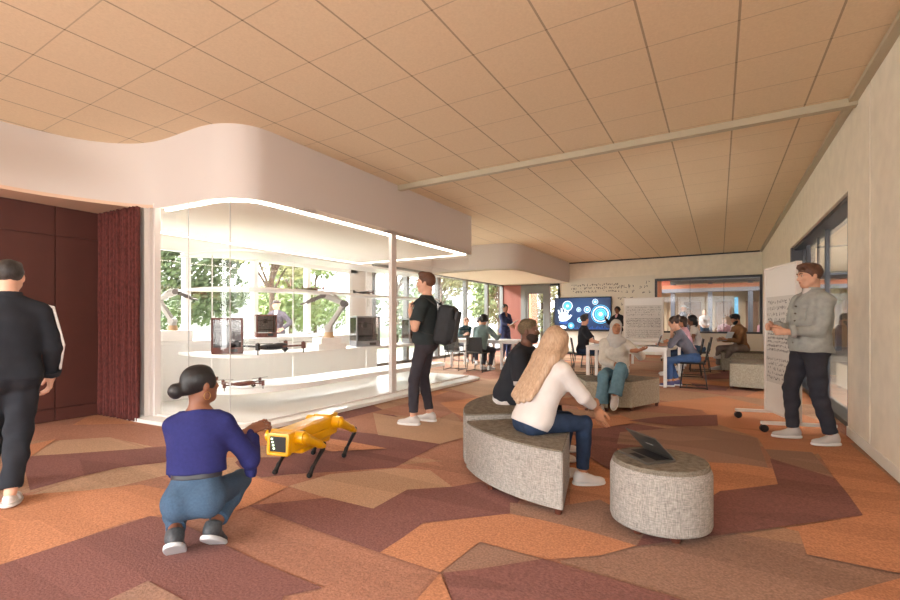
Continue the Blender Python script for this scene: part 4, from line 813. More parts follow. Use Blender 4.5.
# ---------------------------------------------------------------- wall screen
TV = empty('television', (-4.535, 17.5, .85), 0, 'large wall screen showing a blue picture of a robot hand and round icons', 'screen'); MB().bx(-1.09, 1.09, -.03, .055, -.03, 1.28).build('casing', M_blk, TV, bevel=.01); MB().bx(-1.14, -1.09, -.01, .03, .3, .75).build('side_bracket', M_blk, TV)
sm = bpy.data.materials.new('screen_blue'); sm.use_nodes = True; n = sm.node_tree; b_ = n.nodes['Principled BSDF']; t = n.nodes.new('ShaderNodeTexCoord'); mp = n.nodes.new('ShaderNodeMapping'); mp.inputs['Location'].default_value = (-.05, 0, -.7); gr = n.nodes.new('ShaderNodeTexGradient'); gr.gradient_type = 'SPHERICAL'; mp.inputs['Scale'].default_value = (.75, .75, .9)
n.links.new(t.outputs['Object'], mp.inputs[0]); n.links.new(mp.outputs[0], gr.inputs[0]); r = n.nodes.new('ShaderNodeValToRGB'); r.color_ramp.elements[0].color = (*lin((8, 20, 54)), 1); r.color_ramp.elements[1].color = (*lin((38, 104, 176)), 1); n.links.new(gr.outputs[0], r.inputs[0]); n.links.new(r.outputs[0], b_.inputs['Emission Color']); b_.inputs['Emission Strength'].default_value = .4; b_.inputs['Base Color'].default_value = (.01, .02, .05, 1); b_.inputs['Roughness'].default_value = .3
scn = MB().bx(-1.06, 1.06, -.034, -.03, .04, 1.25).build('screen', sm, TV)
E1 = mat('glow_cyan', (60, 150, 210), .5, emit=(90, 190, 235), estr=1.); E2 = mat('glow_white', (200, 220, 235), .5, emit=(226, 238, 248), estr=.95); E3 = mat('glow_deep', (20, 60, 120), .5, emit=(24, 70, 140), estr=.9)
def disc(cx, cz, r0, r1, d, m, nm='icon', seg=28):
    b = MB(); vs = []
    for k in range(seg):
        a = 2*math.pi*k/seg; vs += [(cx+r0*math.cos(a), d, cz+r0*math.sin(a)), (cx+r1*math.cos(a), d, cz+r1*math.sin(a))]
    b.add(vs, [(2*k, 2*((k+1) % seg), 2*((k+1) % seg)+1, 2*k+1) for k in range(seg)]); return b.build(nm, m, scn)
for cx, cz, R0, k in ((-.56, .95, .20, 0), (-.12, .80, .09, 2), (.20, .80, .125, 2), (.50, 1.09, .11, 2), (.70, .62, .30, 1), (-.08, .40, .10, 0), (-.42, .18, .12, 3)):
    disc(cx, cz, R0*.86, R0, -.0345, E2 if k != 3 else E1); disc(cx, cz, R0*.55, R0*.74, -.0346, E1)
    if k in (0, 1): disc(cx, cz, 0, R0*.5, -.0347, E1); disc(cx, cz, 0, R0*.24, -.0349, E2)
    else: disc(cx, cz, R0*.2, R0*.42, -.0347, E2)
disc(.70, .62, .335, .355, -.0345, E1); 
hb = MB()
def flat(b, pts, d=-.0352):
    b.add([(x, d, z) for x, z in pts], [tuple(range(len(pts)))])
flat(hb, [(-.86, .36), (-.64, .30), (-.54, .42), (-.52, .62), (-.60, .70), (-.86, .68), (-.92, .52)])
for x, z0_, z1_, s_ in ((-.88, .64, .80, -.04), (-.78, .68, .86, -.02), (-.67, .68, .84, .02), (-.57, .66, .76, .04)): flat(hb, [(x-.035, z0_), (x+.035, z0_), (x+.03+s_, z1_), (x-.03+s_, z1_)], -.0354)
flat(hb, [(-.56, .40), (-.46, .46), (-.38, .58), (-.44, .62), (-.54, .52)]); flat(hb, [(-.92, .06), (-.62, .06), (-.60, .14), (-.76, .20), (-.90, .16)]); hb.build('robot_hand_picture', E2, scn)
hb = MB(); flat(hb, [(-.9, .28), (-.62, .22), (-.5, .3), (-.56, .36), (-.86, .34)], -.0353)
for k in range(26): x = -.3+k*.052; h_ = random.uniform(.03, .13); flat(hb, [(x, .05), (x+.03, .05), (x+.03, .05+h_), (x, .05+h_)], -.0346)
hb.build('skyline_picture', E3, scn)
for o_ in scn.children: pass

# ---------------------------------------------------------------- upholstery
def weave(name, c, c2):
    m = bpy.data.materials.new(name); m.use_nodes = True; n = m.node_tree; b = n.nodes['Principled BSDF']; b.inputs['Roughness'].default_value = .95; b.inputs['Specular IOR Level'].default_value = .15; L = n.links.new; t = n.nodes.new('ShaderNodeTexCoord')
    outs = []
    for sc_ in ((260, 260, 30), (30, 30, 280)):
        mp = n.nodes.new('ShaderNodeMapping'); mp.inputs['Scale'].default_value = sc_; L(t.outputs['Object'], mp.inputs[0]); x = n.nodes.new('ShaderNodeTexNoise'); x.inputs['Scale'].default_value = 1.; x.inputs['Detail'].default_value = 2; L(mp.outputs[0], x.inputs[0]); outs.append(x)
    a = n.nodes.new('ShaderNodeMath'); a.operation = 'ADD'; L(outs[0].outputs[0], a.inputs[0]); L(outs[1].outputs[0], a.inputs[1]); h = n.nodes.new('ShaderNodeMath'); h.operation = 'MULTIPLY'; h.inputs[1].default_value = .5; L(a.outputs[0], h.inputs[0])
    r = n.nodes.new('ShaderNodeValToRGB'); r.color_ramp.elements[0].position = .36; r.color_ramp.elements[1].position = .64; r.color_ramp.elements[0].color = (*lin(c), 1); r.color_ramp.elements[1].color = (*lin(c2), 1); L(h.outputs[0], r.inputs[0]); L(r.outputs[0], b.inputs['Base Color'])
    bp = n.nodes.new('ShaderNodeBump'); bp.inputs['Strength'].default_value = .4; bp.inputs['Distance'].default_value = .004; L(h.outputs[0], bp.inputs['Height']); L(bp.outputs[0], b.inputs['Normal']); return m
M_wv = weave('grey_weave', (124, 119, 114), (180, 173, 165)); M_wv2 = weave('stone_weave', (136, 129, 114), (194, 185, 166)); M_ft = mat('bench_foot', (86, 44, 30), .5)
M_wt = weave('taupe_weave_shaded', (96, 88, 78), (140, 131, 118))  # taupe seat tops, darker because their shade is put into the colour
def bench(poly, z0, z1, label, m, group, feet=None, cat='bench', topm=None):
    cx = sum(p[0] for p in poly)/len(poly); cy = sum(p[1] for p in poly)/len(poly); r = empty('upholstered_bench', (cx, cy, 0), 0, label, cat, group); q = [(x-cx, y-cy) for x, y in poly]
    MB().prism(q, z0, z1-.012).build('body', m, r, bevel=.018, seg=3); s = .985; MB().prism([(x*s, y*s) for x, y in q], z1-.015, z1).build('seat_top', topm or M_wt, r, bevel=.008)
    for f in (feet or [q[0], q[len(q)//3], q[2*len(q)//3], q[-1]]):
        x, y = f[0]*.9, f[1]*.9; MB().cyl((x, y, 0), (x, y, z0+.01), .022, 12, .03).build('foot', M_ft, r)
    return r
def arc(cx, cy, R1, R0, a0, a1, n=18):
    o_ = [(cx+R1*math.cos(R_(a0+(a1-a0)*i/n)), cy+R1*math.sin(R_(a0+(a1-a0)*i/n))) for i in range(n+1)]; i_ = [(cx+R0*math.cos(R_(a1+(a0-a1)*i/n)), cy+R0*math.sin(R_(a1+(a0-a1)*i/n))) for i in range(n+1)]; return o_+i_
pb1 = arc(-.80, 4.13, 1.33, .74, 268, 222); pb1 = pb1[:-5]+[(-.97, 3.38)]; bench(pb1, .045, .42, 'nearest curved grey upholstered bench, under the blonde woman', M_wv, 'curved benches')
pb2 = arc(-.80, 4.13, 1.32, .70, 219, 158); bench(pb2, .045, .455, 'curved grey upholstered bench behind the nearest one, under the man in black', M_wv, 'curved benches')
bench([(-1.58, 6.28), (-1.30, 6.36), (-1.47, 7.0), (-1.9, 6.92)], .05, .41, 'grey wedge shaped bench left of the woman in the headscarf', M_wv2, 'wedge benches')
bench([(-1.02, 6.55), (-.74, 7.2), (-1.35, 7.35), (-1.43, 7.0), (-1.27, 6.45)], .05, .41, 'grey wedge shaped bench under the woman in the headscarf', M_wv2, 'wedge benches')
bench([(.16, 9.6), (.88, 9.5), (.9, 10.9), (.22, 10.95)], .05, .47, 'low grey upholstered block left of the tall whiteboard', M_wv2, 'grey blocks by the far window')
bench([(.05, 12.75), (1.1, 12.75), (1.1, 13.6), (.0, 13.6)], .04, .47, 'stone grey bench under the man in a brown jumper', M_wv2, 'grey blocks by the far window')
r = empty('ottoman', (-.31, 3.0, 0), 0, 'round grey woven ottoman in the foreground carrying an open laptop', 'ottoman'); ell = lambda a_, b__, th=20: [(a_*math.cos(2*math.pi*k/64)*math.cos(R_(th))-b__*math.sin(2*math.pi*k/64)*math.sin(R_(th)), a_*math.cos(2*math.pi*k/64)*math.sin(R_(th))+b__*math.sin(2*math.pi*k/64)*math.cos(R_(th))) for k in range(64)]
def loft(rings, name, m, par):
    b = MB(); vs = [v for rg in rings for v in rg]; n = len(rings[0]); b.add(vs, [(i*n+k, i*n+(k+1) % n, (i+1)*n+(k+1) % n, (i+1)*n+k) for i in range(len(rings)-1) for k in range(n)], True); b.add(rings[0], [tuple(reversed(range(n)))]); b.add(rings[-1], [tuple(range(n))]); return b.build(name, m, par)
OA, OB = .285, .27
loft([[(x*s, y*s, z) for x, y in ell(OA, OB)] for s, z in ((.93, .04), (.985, .045), (1., .06), (1, .2), (1, .345), (.99, .36), (.975, .37), (.95, .385))], 'body', M_wv, r)
loft([[(x*s, y*s, z) for x, y in ell(OA, OB)] for s, z in ((.955, .383), (.95, .392), (.93, .405), (.92, .408))], 'seat_top', M_wt, r)
for a in (60, 180, 240, 300, 0, 120): MB().cyl((.2*math.cos(R_(a)), .2*math.sin(R_(a)), 0), (.2*math.cos(R_(a)), .2*math.sin(R_(a)), .045), .026, 12, .034).build('foot', M_ft, r)
# ---------------------------------------------------------------- laptops
M_lap = mat('laptop_grey', (104, 98, 92), .4, .6); M_lapb = mat('laptop_lid_blue', (176, 190, 206), .3); M_key = mat('keys', (30, 30, 34), .6)
def laptop(loc, z, rz, tilt, label, lid=None, w_=.31, d_=.22, group=None, body=None):
    r = empty('laptop', (*loc, z), rz, label, 'laptop', group)   # opens towards local -Y, hinge at +Y
    MB().bx(-w_/2, w_/2, -d_/2, d_/2, 0, .014).build('base', body or M_lap, r, bevel=.003); MB().bx(-w_*.43, w_*.43, -.02, d_*.38, .014, .0155).bx(-.05, .05, -d_*.42, -.04, .014, .0148).build('keyboard', M_key, r)
    T = Matrix.Rotation(R_(tilt), 3, 'X'); b = MB(); hinge = Vector((0, d_/2, .014))
    def lidbox(x0, x1, y0, y1, z0_, z1_):
        c = Vector(((x0+x1)/2, (y0+y1)/2, (z0_+z1_)/2)); b.box(hinge+T @ c, (x1-x0, y1-y0, z1_-z0_), T)
    lidbox(-w_/2, w_/2, 0, d_, 0, .007); l_ = b.build('lid', lid or M_lap, r, bevel=.002); b = MB(); lidbox(-w_*.46, w_*.46, .012, d_-.01, -.0008, .0); b.build('screen', mat('laptop_screen', (40, 46, 56), .2), l_)
    b = MB()
    for k in range(5): lidbox(-.028+k*.0125, -.020+k*.0125, d_*.5-.004, d_*.5+.004, .007, .0076)
    b.build('wordmark', mat('wordmark', (206, 204, 200), .4), l_); return r

# ---------------------------------------------------------------- tables and chairs
M_tab = mat('table_white', (236, 234, 232), .35)
def table(x0, x1, y0, y1, label, group, legs=None, h=.74):
    r = empty('table', ((x0+x1)/2, (y0+y1)/2, 0), 0, label, 'table', group); a, c = (x1-x0)/2, (y1-y0)/2
    MB().bx(-a, a, -c, c, h-.035, h).build('tabletop', M_tab, r, bevel=.004); MB().bx(-a+.03, a-.03, -c+.03, -c+.06, h-.09, h-.035).bx(-a+.03, a-.03, c-.06, c-.03, h-.09, h-.035).build('rail', M_tab, r)
    for sx in (legs or (-1, 1)):
        for sy in (-1, 1): MB().bx(sx*(a-.035)-.028, sx*(a-.035)+.028, sy*(c-.035)-.028, sy*(c-.035)+.028, 0, h-.035).build('leg', M_tab, r)
table(-2.3, -.82, 9.15, 9.95, 'nearest white work table, with the laptop of the woman in grey', 'white work tables')
table(-2.2, -.72, 11.1, 11.9, 'second white work table, right behind the nearest one', 'white work tables'); table(-2.15, -.75, 12.9, 13.7, 'farthest white work table in front of the rolling whiteboard', 'white work tables')
table(-6.3, -4.25, 10.35, 11.15, 'long white table in the meeting corner at the left', 'meeting corner tables', (-.9, -.0, .58))
M_ch = mat('chair_black', (22, 22, 25), .45)
def make_chair():
    r = empty('chair'); b = MB(); vs = []; # shell faces +Y
    b.box((0, 0, .455), (.43, .42, .028)); b.build('seat', M_ch, r, bevel=.01)
    T = Matrix.Rotation(R_(-10), 3, 'X').inverted(); MB().box((0, -.235, .66), (.42, .022, .36), Matrix.Rotation(R_(10), 3, 'X')).build('backrest', M_ch, r, bevel=.01)
    for s in (-1, 1):
        MB().tube(smoothpath([(s*.19, .16, .44), (s*.21, .2, .02), (s*.21, .17, .012), (s*.21, -.2, .012), (s*.21, -.23, .02), (s*.18, -.17, .44)], 4), .009, 8).build('sled_leg', M_ch, r)
        MB().tube([(s*.14, -.17, .45), (s*.14, -.235, .55)], .009, 8).build('back_support', M_ch, r)
    MB().tube([(-.21, .1, .012), (.21, .1, .012)], .008, 8).build('crossbar', M_ch, r)
    return r
CH0 = make_chair(); used = [0]
def chair(x, y, ang, label, group):
    o = CH0 if not used[0] else copy_tree(CH0); used[0] = 1; o.location = (x, y, 0); o.rotation_euler = (0, 0, R_(ang-90)); props(o, label, 'chair', group)
chair(-5.05, 9.80, 90, 'black chair under the person in a grey green shirt, back to the viewer', 'chairs at the meeting corner table'); chair(-5.75, 9.85, 95, 'black chair left of the one under the grey green shirt, at the meeting corner table', 'chairs at the meeting corner table')
chair(-.42, 9.52, 182, 'black chair under the woman in a grey top using a laptop', 'chairs at the work tables'); chair(-.56, 11.35, 185, 'black chair under the woman in a pink top, behind the laptop user', 'chairs at the work tables')
chair(-.42, 12.62, 185, 'black chair under the woman with long dark hair and a white top', 'chairs at the work tables'); chair(-2.72, 10.55, 20, 'black chair under the seated person in a dark tee who looks at the screen', 'chairs at the work tables')
for x, y, a, t in ((-2.95, 12.2, 15, 'left one of the three empty black chairs below the wall screen'), (-2.62, 12.3, 15, 'middle one of the three empty black chairs below the wall screen'), (-2.45, 13.5, 5, 'right one of the three empty black chairs below the wall screen')): chair(x, y, a, t, 'empty chairs under the wall screen')
chair(-3.25, 10.9, 10, 'empty black chair left of the person in a dark tee', 'empty chairs under the wall screen')
laptop((-1.12, 9.48), .74, R_(90+180), 72, 'open pale blue laptop on the nearest white table', M_lapb, body=M_sil)
laptop((-.385, 2.985), .409, R_(-44), 136, 'half open dark grey laptop on the round ottoman', w_=.27, d_=.2)

# ---------------------------------------------------------------- cloth materials
def cloth(name, c, noise=.10, sc=14, b=.25): return mat(name, c, .92, noise=noise, nscale=sc, bump=b, bscale=420, spec=.2)
C_black = cloth('cloth_black', (44, 46, 52)); C_track = cloth('cloth_tracksuit', (42, 44, 50)); C_blue = cloth('knit_blue', (42, 43, 94), .08, 60); C_jean = cloth('denim_blue', (66, 86, 108), .12, 90, .4)
C_jnd = cloth('denim_dark', (44, 58, 82), .16, 22); C_wht = cloth('cloth_white', (216, 208, 204), .04, 10); C_grn = cloth('tee_slate', (50, 56, 58)); C_char = cloth('trouser_charcoal', (62, 58, 64)); C_hood = cloth('cloth_oatmeal', (204, 198, 188), .08, 30); C_jl = cloth('denim_teal', (104, 138, 154), .14, 22)
C_djk = cloth('denim_grey', (166, 168, 164), .12, 18, .4); C_drk = cloth('trouser_dark', (58, 58, 66)); C_brn = cloth('knit_brown', (142, 104, 74), .1, 30); C_tpe = cloth('trouser_taupe', (132, 118, 112)); C_gry = cloth('top_grey', (112, 112, 124)); C_pnk = cloth('top_pink', (206, 160, 172)); C_nvy = cloth('cloth_navy', (56, 62, 92)); C_ggr = cloth('shirt_grey_green', (112, 130, 130)); C_teal = cloth('top_dark_teal', (38, 66, 74)); C_suit = cloth('suit_grey', (98, 88, 94)); C_scarf = cloth('scarf_grey', (190, 186, 182), .05, 20)
H_blk = mat('hair_black', (24, 22, 24), .5, noise=.3, nscale=120, bump=.2, bscale=260, stretch=(1, 1, .3)); H_brn = mat('hair_brown', (62, 42, 32), .55, noise=.3, nscale=120, bump=.2, bscale=260, stretch=(1, 1, .3)); H_dk = mat('hair_dark', (52, 46, 44), .6, noise=.3, nscale=120, bump=.2, bscale=260, stretch=(1, 1, .3)); H_bln = mat('hair_blonde', (170, 138, 112), .5, noise=.04, nscale=30, stretch=(3, 3, .2), c2=(194, 164, 136)); H_gng = mat('hair_ginger', (142, 84, 54), .6, noise=.3, nscale=60); H_fade = mat('hair_fade', (96, 80, 58), .8, noise=.4, nscale=90); H_bw = mat('hair_warm_brown', (92, 58, 40), .55, noise=.3, nscale=120, bump=.2, bscale=260, stretch=(1, 1, .3))
S_wht = mat('shoe_white', (222, 218, 216), .5); S_whs = mat('sole_white', (228, 226, 224), .5); S_gry = mat('shoe_grey', (196, 190, 186), .6); S_dk = mat('shoe_dark', (62, 64, 68), .6, noise=.3, nscale=80); S_sol = mat('sole_grey', (196, 198, 200), .5); S_pur = mat('shoe_purple', (84, 80, 120), .6); S_belt = mat('belt_dark', (46, 46, 52), .5)
SH = lambda m, s, **k: dict(m=m, s=s, **k)
def sit(seat, S, lean=.03, **k):
    z = (seat+.10)/S; d = dict(P=(0, 0, z), N=(0, lean, z+.505), AR=(.13, .46, .085), AL=(-.13, .46, .085), kR=(.1, 1, 1), kL=(-.1, 1, 1), WR=(.15, .40, z+.12), WL=(-.15, .40, z+.12)); d.update(k); return d
# --- 1 man in the tracksuit, walking out at the left
person('p1', 'person in black tracksuit with white piping walking away at the far left', (-4.22, 1.10), 168, 1.68, skin='light', vox=.008,
 pose=dict(P=(0, 0, .93), N=(0, .03, 1.44), AR=(.0, -.12, .085), AL=(-.10, .34, .10), WR=(.235, .12, .86), WL=(-.24, -.02, .86), hdp=-8, hdy=-4, eR=(.5, -1, 0), fR=(12, 4), fL=(-4, -6)),
 top=dict(m=C_track, o=.026, hem=-.06, sleeve=1.92, w=.0045, loose=.01, neck=.065, collar=C_track, piping=S_whs, name='tracksuit_top', hemband=C_track, cuffs=C_track), legs=dict(m=C_track, o=.022, ankle=.93, w=.0045), shoes=SH(C_wht, S_gry, sandal=True), hair=dict(style='short', m=H_dk, th=.009), girth=.93)
def bell(J):
    e, w = J['ER'], J['WR']; F = Field(.007, np.minimum(e, w)-.22, np.maximum(e, w)+.12); a = e+(w-e)*.2; b = e+(w-e)*.8; z = V3((0, 0, 1)); fl_ = unit(np.cross(w-e, z))
    for t in (0, .33, .66, 1.): q = a+(b-a)*t; F.rc(q, q-z*(.10+.03*t), .042, .052, .03, fl_, .6)
    F.cut(a-z*.13, -z); F.wrinkle(.003, 60, 2); F.obj('bell_sleeve', C_blue, J['root'])
# --- 2 crouching woman in blue
person('p2', 'crouching person in blue jumper and jeans reaching out to the yellow robot', (-2.43, 1.385), 137, 1.62, fem=True, skin='brown', vox=.0065,
 pose=dict(P=(-.0, -.02, .345), N=(.0, .06, .79), AR=(.09, .00, .13), AL=(-.10, -.05, .13), kR=(.2, 1, .35), kL=(-.22, 1, .35), fR=(12, 34), fL=(-8, 36), sy=-8, WR=(.245, .30, .615), WL=(-.04, .36, .54), eR=(.6, -.5, -1.2), eL=(-.1, 0, -1), hdy=-48, hdp=2,
  handR=dict(d=(.9, .6, .3), n=(-.2, .5, -.8), curl=.42, point=False, spread=.16), handL=dict(curl=.5)),
 top=dict(m=C_blue, o=.022, hem=.115, sleeve=1.74, flare=.012, w=.0042, neck=.02, loose=.012, name='jumper'), legs=dict(m=C_jean, o=.012, ankle=.86, waist=.14, belt=S_belt, w=.0026, name='jeans'), shoes=SH(S_dk, S_sol), hair=dict(style='bun', m=H_blk, bun=(-.015, -.145, -.02)), face=True, girth=.86,
 extras=lambda J: bell(J) or MB().tube([tuple(J['X'](.082, -.008, -.05)+V3((0, .0, .0))+J['hf']*.018*math.cos(a)+J['hu']*.022*math.sin(a)-J['hu']*.012) for a in [k*.4 for k in range(17)]], .0016, 6).build('earring', mat('brass', (190, 150, 90), .3, 1.), J['root']))
# --- 3 man with the backpack
def backpack(J):
    r = J['root']; P, N, u, fr, sh = J['P'], J['N'], J['u'], J['fr'], J['sh']; h = .009; c = N-u*.31-fr*.245+sh*.03; A = [sh, fr, u]
    bp = empty('backpack', tuple(wpt(J, (c[0], c[1], c[2]-.25))), r.rotation_euler.z, 'dark grey backpack on the person looking into the laboratory', 'backpack'); o0 = V3((c[0], c[1], c[2]-.25))
    A2 = [sh, unit(fr*math.cos(.16)+u*math.sin(.16)), unit(u*math.cos(.16)-fr*math.sin(.16))]; c = c-o0
    F = Field(h, c-.34, c+.34); F.bx(c, (.15, .105, .235), .06, .01, A2); F.bx(c-fr*.05-u*.05, (.125, .085, .15), .05, .02, A2); F.wrinkle(.002, 40, 4); m = mat('bag_black', (38, 39, 43), .7, noise=.15, nscale=30, bump=.3, bscale=300); F.obj('bag', m, bp)
    F = Field(h, c-.34, c+.34); F.bx(c-fr*.125-u*.02, (.10, .022, .19), .02, .01, A2); F.obj('front_pocket', mat('bag_grey', (70, 70, 74), .7), bp)
    F = Field(h*.7, c-.34, c+.4); a = c+u*.235+fr*.06; F.rc(a, a+u*.03-sh*.05, .008, .008, .01); F.rc(a+u*.03-sh*.05, a-sh*.10, .008, .008, .01); F.obj('handle', m, bp)
    for s_, S_ in ((1, J['SR']), (-1, J['SL'])):
        b = MB(); a = V3(S_)-sh*s_*.055-o0; pts = [a+u*.0-fr*.15, a+u*.075-fr*.03, a+u*.075+fr*.04, a-u*.02+fr*.135, a-u*.14+fr*.155, a-u*.27+fr*.10, a-u*.33-fr*.02+sh*s_*.05, a-u*.36-fr*.15]
        pts = smoothpath([tuple(q) for q in pts], 4); 
        for i in range(len(pts)-1): b.bar(pts[i], pts[i+1], .045, .010, up=tuple(sh*s_*.01+fr if 0 else (0.01, 0, 1)))
        b.build('strap', m, bp)
    MB().bar(tuple(c-u*.23+sh*.05), tuple(c-u*.36+sh*.07-fr*.03), .02, .004).build('loose_strap', m, bp)
person('p3', 'standing person in dark tee with a backpack, looking into the laboratory', (-3.06, 4.52), 196, 1.83, skin='light', vox=.007,
 pose=dict(AR=(.10, -.03, .085), AL=(-.13, .10, .085), N=(0, -.02, 1.445), WR=(.255, .10, .86), WL=(-.13, .13, 1.30), eL=(-.6, -.35, -1), eR=(.4, -1, 0), hdy=4, hdp=2, fR=(14, 0), fL=(0, 0), handR=dict(curl=.5), handL=dict(d=(.35, .25, .9), n=(.5, -.85, .1), curl=1.25)),
 top=dict(m=C_grn, o=.02, hem=-.03, sleeve=.72, flare=.012, w=.004, loose=.01, neck=.035, name='tee'), legs=dict(m=C_char, o=.010, ankle=.86, w=.003), shoes=SH(S_gry, S_whs, hi=.0), hair=dict(style='short', m=H_bw, th=.012), extras=backpack, face=True)
# --- 4 man seated on the rear bench
def white_cuffs(J):
    for s_, e, w in ((J['SR'], J['ER'], J['WR']), (J['SL'], J['EL'], J['WL'])):
        F = Field(.006, np.minimum(s_, e)-.14, np.maximum(s_, e)+.14); d = unit(e-s_); F.rc(s_, e+d*.0, .09, .084, .01, cap=True); F.cut(e-d*.10, -d); F.obj('white_cuff', C_wht, J['root'])
    F = Field(.007, J['P']-.3, J['P']+.3); u = J['u']; F.rc(J['P']-u*.05, J['P']+u*.1, .178, .17, .03, J['fr'], .8); F.cut(J['P']-u*.05, u); F.cut(J['P']-u*.125, -u); F.obj('white_hem', C_wht, J['root'])
person('p4', 'seated person in loose black shirt with white cuffs on the rear curved bench', (-1.74, 4.03), 8, 1.64, skin='dark', vox=.007,
 pose=sit(.455, .937, .17, N=(0, .17, 1.05), WR=(.16, .44, .68), WL=(-.14, .44, .72), hdy=-2, hdp=3, AR=(.16, .50, .085), AL=(-.14, .48, .085)), top=dict(m=C_black, o=.024, hem=-.08, sleeve=.86, flare=.03, w=.005, loose=.02, neck=.03, name='shirt', ws=34), legs=dict(m=C_black, o=.022), shoes=SH(S_wht, S_whs), hair=dict(style='fade', m=H_fade, beard=True, bm=mat('beard', (48, 34, 30), .8)), face=True, extras=white_cuffs)
# --- 5 blonde woman
def bangle(J):
    w, d = J['WR'], J['dR']; a = unit(np.cross(d, (0, 0, 1))); b_ = np.cross(d, a); c = w-d*.03; MB().tube([tuple(c+a*.031*math.cos(t)+b_*.031*math.sin(t)) for t in [k*.42 for k in range(16)]], .003, 6).build('bracelet', mat('bracelet', (60, 44, 40), .5), J['root'])
person('p5', 'seated person with long blonde hair and white top, on the nearest curved bench', (-1.19, 3.19), 54, 1.60, fem=True, skin='tan', vox=.007,
 pose=sit(.42, .914, .2, N=(0, .2, 1.03), hdy=30, hdp=-2, hdr=4, WR=(.12, .56, .62), WL=(-.08, .42, .66), eR=(.9, -.2, -.8), AR=(.10, .42, .085), AL=(-.10, .36, .085), handR=dict(d=(.1, .25, -1), n=(-.4, .8, .1), curl=.3), fR=(20, 0)),
 top=dict(m=C_wht, o=.020, hem=-.07, sleeve=1.62, w=.0042, loose=.018, neck=.03, name='top', ws=30), legs=dict(m=C_jnd, o=.008, ankle=.88, name='jeans'), shoes=SH(S_wht, S_whs), hair=dict(style='long', m=H_bln, len=.42, th=.016, sw=(-.02, 0, 0)), extras=bangle)
# --- 6 woman in the headscarf
person('p6', 'seated person in pale grey headscarf, oatmeal jacket and wide jeans', (-1.29, 6.80), 282, 1.66, fem=True, skin='tan', vox=.008,
 pose=sit(.41, .97, .02, AR=(.20, .42, .085), AL=(.02, .52, .23), kR=(.1, 1, 1), kL=(-.15, 1, 1.2), WR=(-.02, .30, .66), WL=(-.27, .34, .88), hdy=8, hdp=0, hdr=6, eR=(.7, -.2, -.6), eL=(-.9, 0, -.8), handL=dict(d=(-.75, .6, .12), n=(.1, -.1, 1), ts=1, curl=.25), fR=(4, 0), fL=(10, 38), handR=dict(d=(-.6, .5, -.3), n=(0, 0, -1), curl=.5)),
 top=dict(m=C_hood, o=.026, hem=-.0, sleeve=1.86, w=.006, loose=.025, neck=.04, name='hooded_jacket', ws=36), legs=dict(m=C_jl, o=.024, ankle=.93, flare=.038, name='jeans', w=.003), shoes=SH(S_gry, S_whs), hair=dict(style='bun', m=C_scarf, scarf=True), face=True,
 extras=lambda J: None)
# --- 7 man in the denim jacket
def denim(J):
    u, fr, sh, N, P = J['u'], J['fr'], J['sh'], J['N'], J['P']; F = Field(.006, N-.13, N+.13); F.rc(N-u*.05+fr*.03, N+u*.05+fr*.035, .066, .058, .01); F.cut(N+u*.055, u); F.obj('inner_tee', C_wht, J['root'])
    for k in range(6):
        c = P+u*(.02+k*.075)+fr*(.155); MB().cyl(tuple(c), tuple(c+fr*.012), .008, 10).build('button', mat('button', (120, 110, 100), .4, .8), J['root'])
    b = MB()
    for s_ in (-1, 1):
        c = P+u*.36+sh*.085*s_+fr*.137; M3 = Matrix((tuple(sh), tuple(fr), tuple(u))).transposed(); b.box(tuple(c), (.10, .012, .025), M3).box(tuple(c-u*.06), (.09, .006, .1), M3)
    b.build('chest_pocket', C_djk, J['root'], bevel=.003)
person('p7', 'standing person in grey denim jacket and dark trousers beside the tall whiteboard', (.80, 5.87), 203, 1.83, skin='light', vox=.007,
 pose=dict(P=(0, -.0, .945), AR=(.13, .08, .085), AL=(-.12, -.12, .085), N=(0, -.03, 1.45), WR=(.05, .30, 1.12), WL=(-.10, .27, 1.08), eR=(.5, -1, -.9), eL=(-.35, -1, -.7), sy=4, hdy=-3, hdp=-7, handR=dict(d=(-.3, 1, .1), n=(-1, -.2, 0), curl=1.3), handL=dict(d=(.25, 1, .05), n=(1, -.2, 0), curl=1.3), fR=(2, 0), fL=(-8, 0)),
 top=dict(m=C_djk, o=.032, hem=-.06, sleeve=1.86, w=.0065, loose=.02, neck=.045, collar=C_djk, name='denim_jacket', cuffs=C_djk, hemband=C_djk, ws=40), legs=dict(m=C_drk, o=.016, ankle=.93, w=.005), shoes=SH(S_gry, S_whs, hi=.03), hair=dict(style='short', m=H_bw, th=.012), face=True, extras=denim)
# --- 8 man in the brown jumper
person('p8', 'seated person in brown jumper with a laptop, below the far window', (.47, 13.2), 205, 1.82, skin='tan', vox=.012,
 pose=sit(.47, 1.04, .06, AR=(.12, .46, .085), AL=(-.02, .46, .36), kL=(-1, 1, .1), WR=(.12, .40, .72), WL=(-.12, .40, .74), hdp=-22, fL=(60, 0)), top=dict(m=C_brn, o=.026, hem=-.06, w=.005, name='jumper'), legs=dict(m=C_tpe, o=.024), shoes=SH(S_gry, S_gry), hair=dict(style='short', m=H_blk, beard=True, th=.014))
laptop((.08, 13.02), .74, R_(205+90), 66, 'pale laptop on the knee of the man in the brown jumper', M_lapb, body=M_sil)
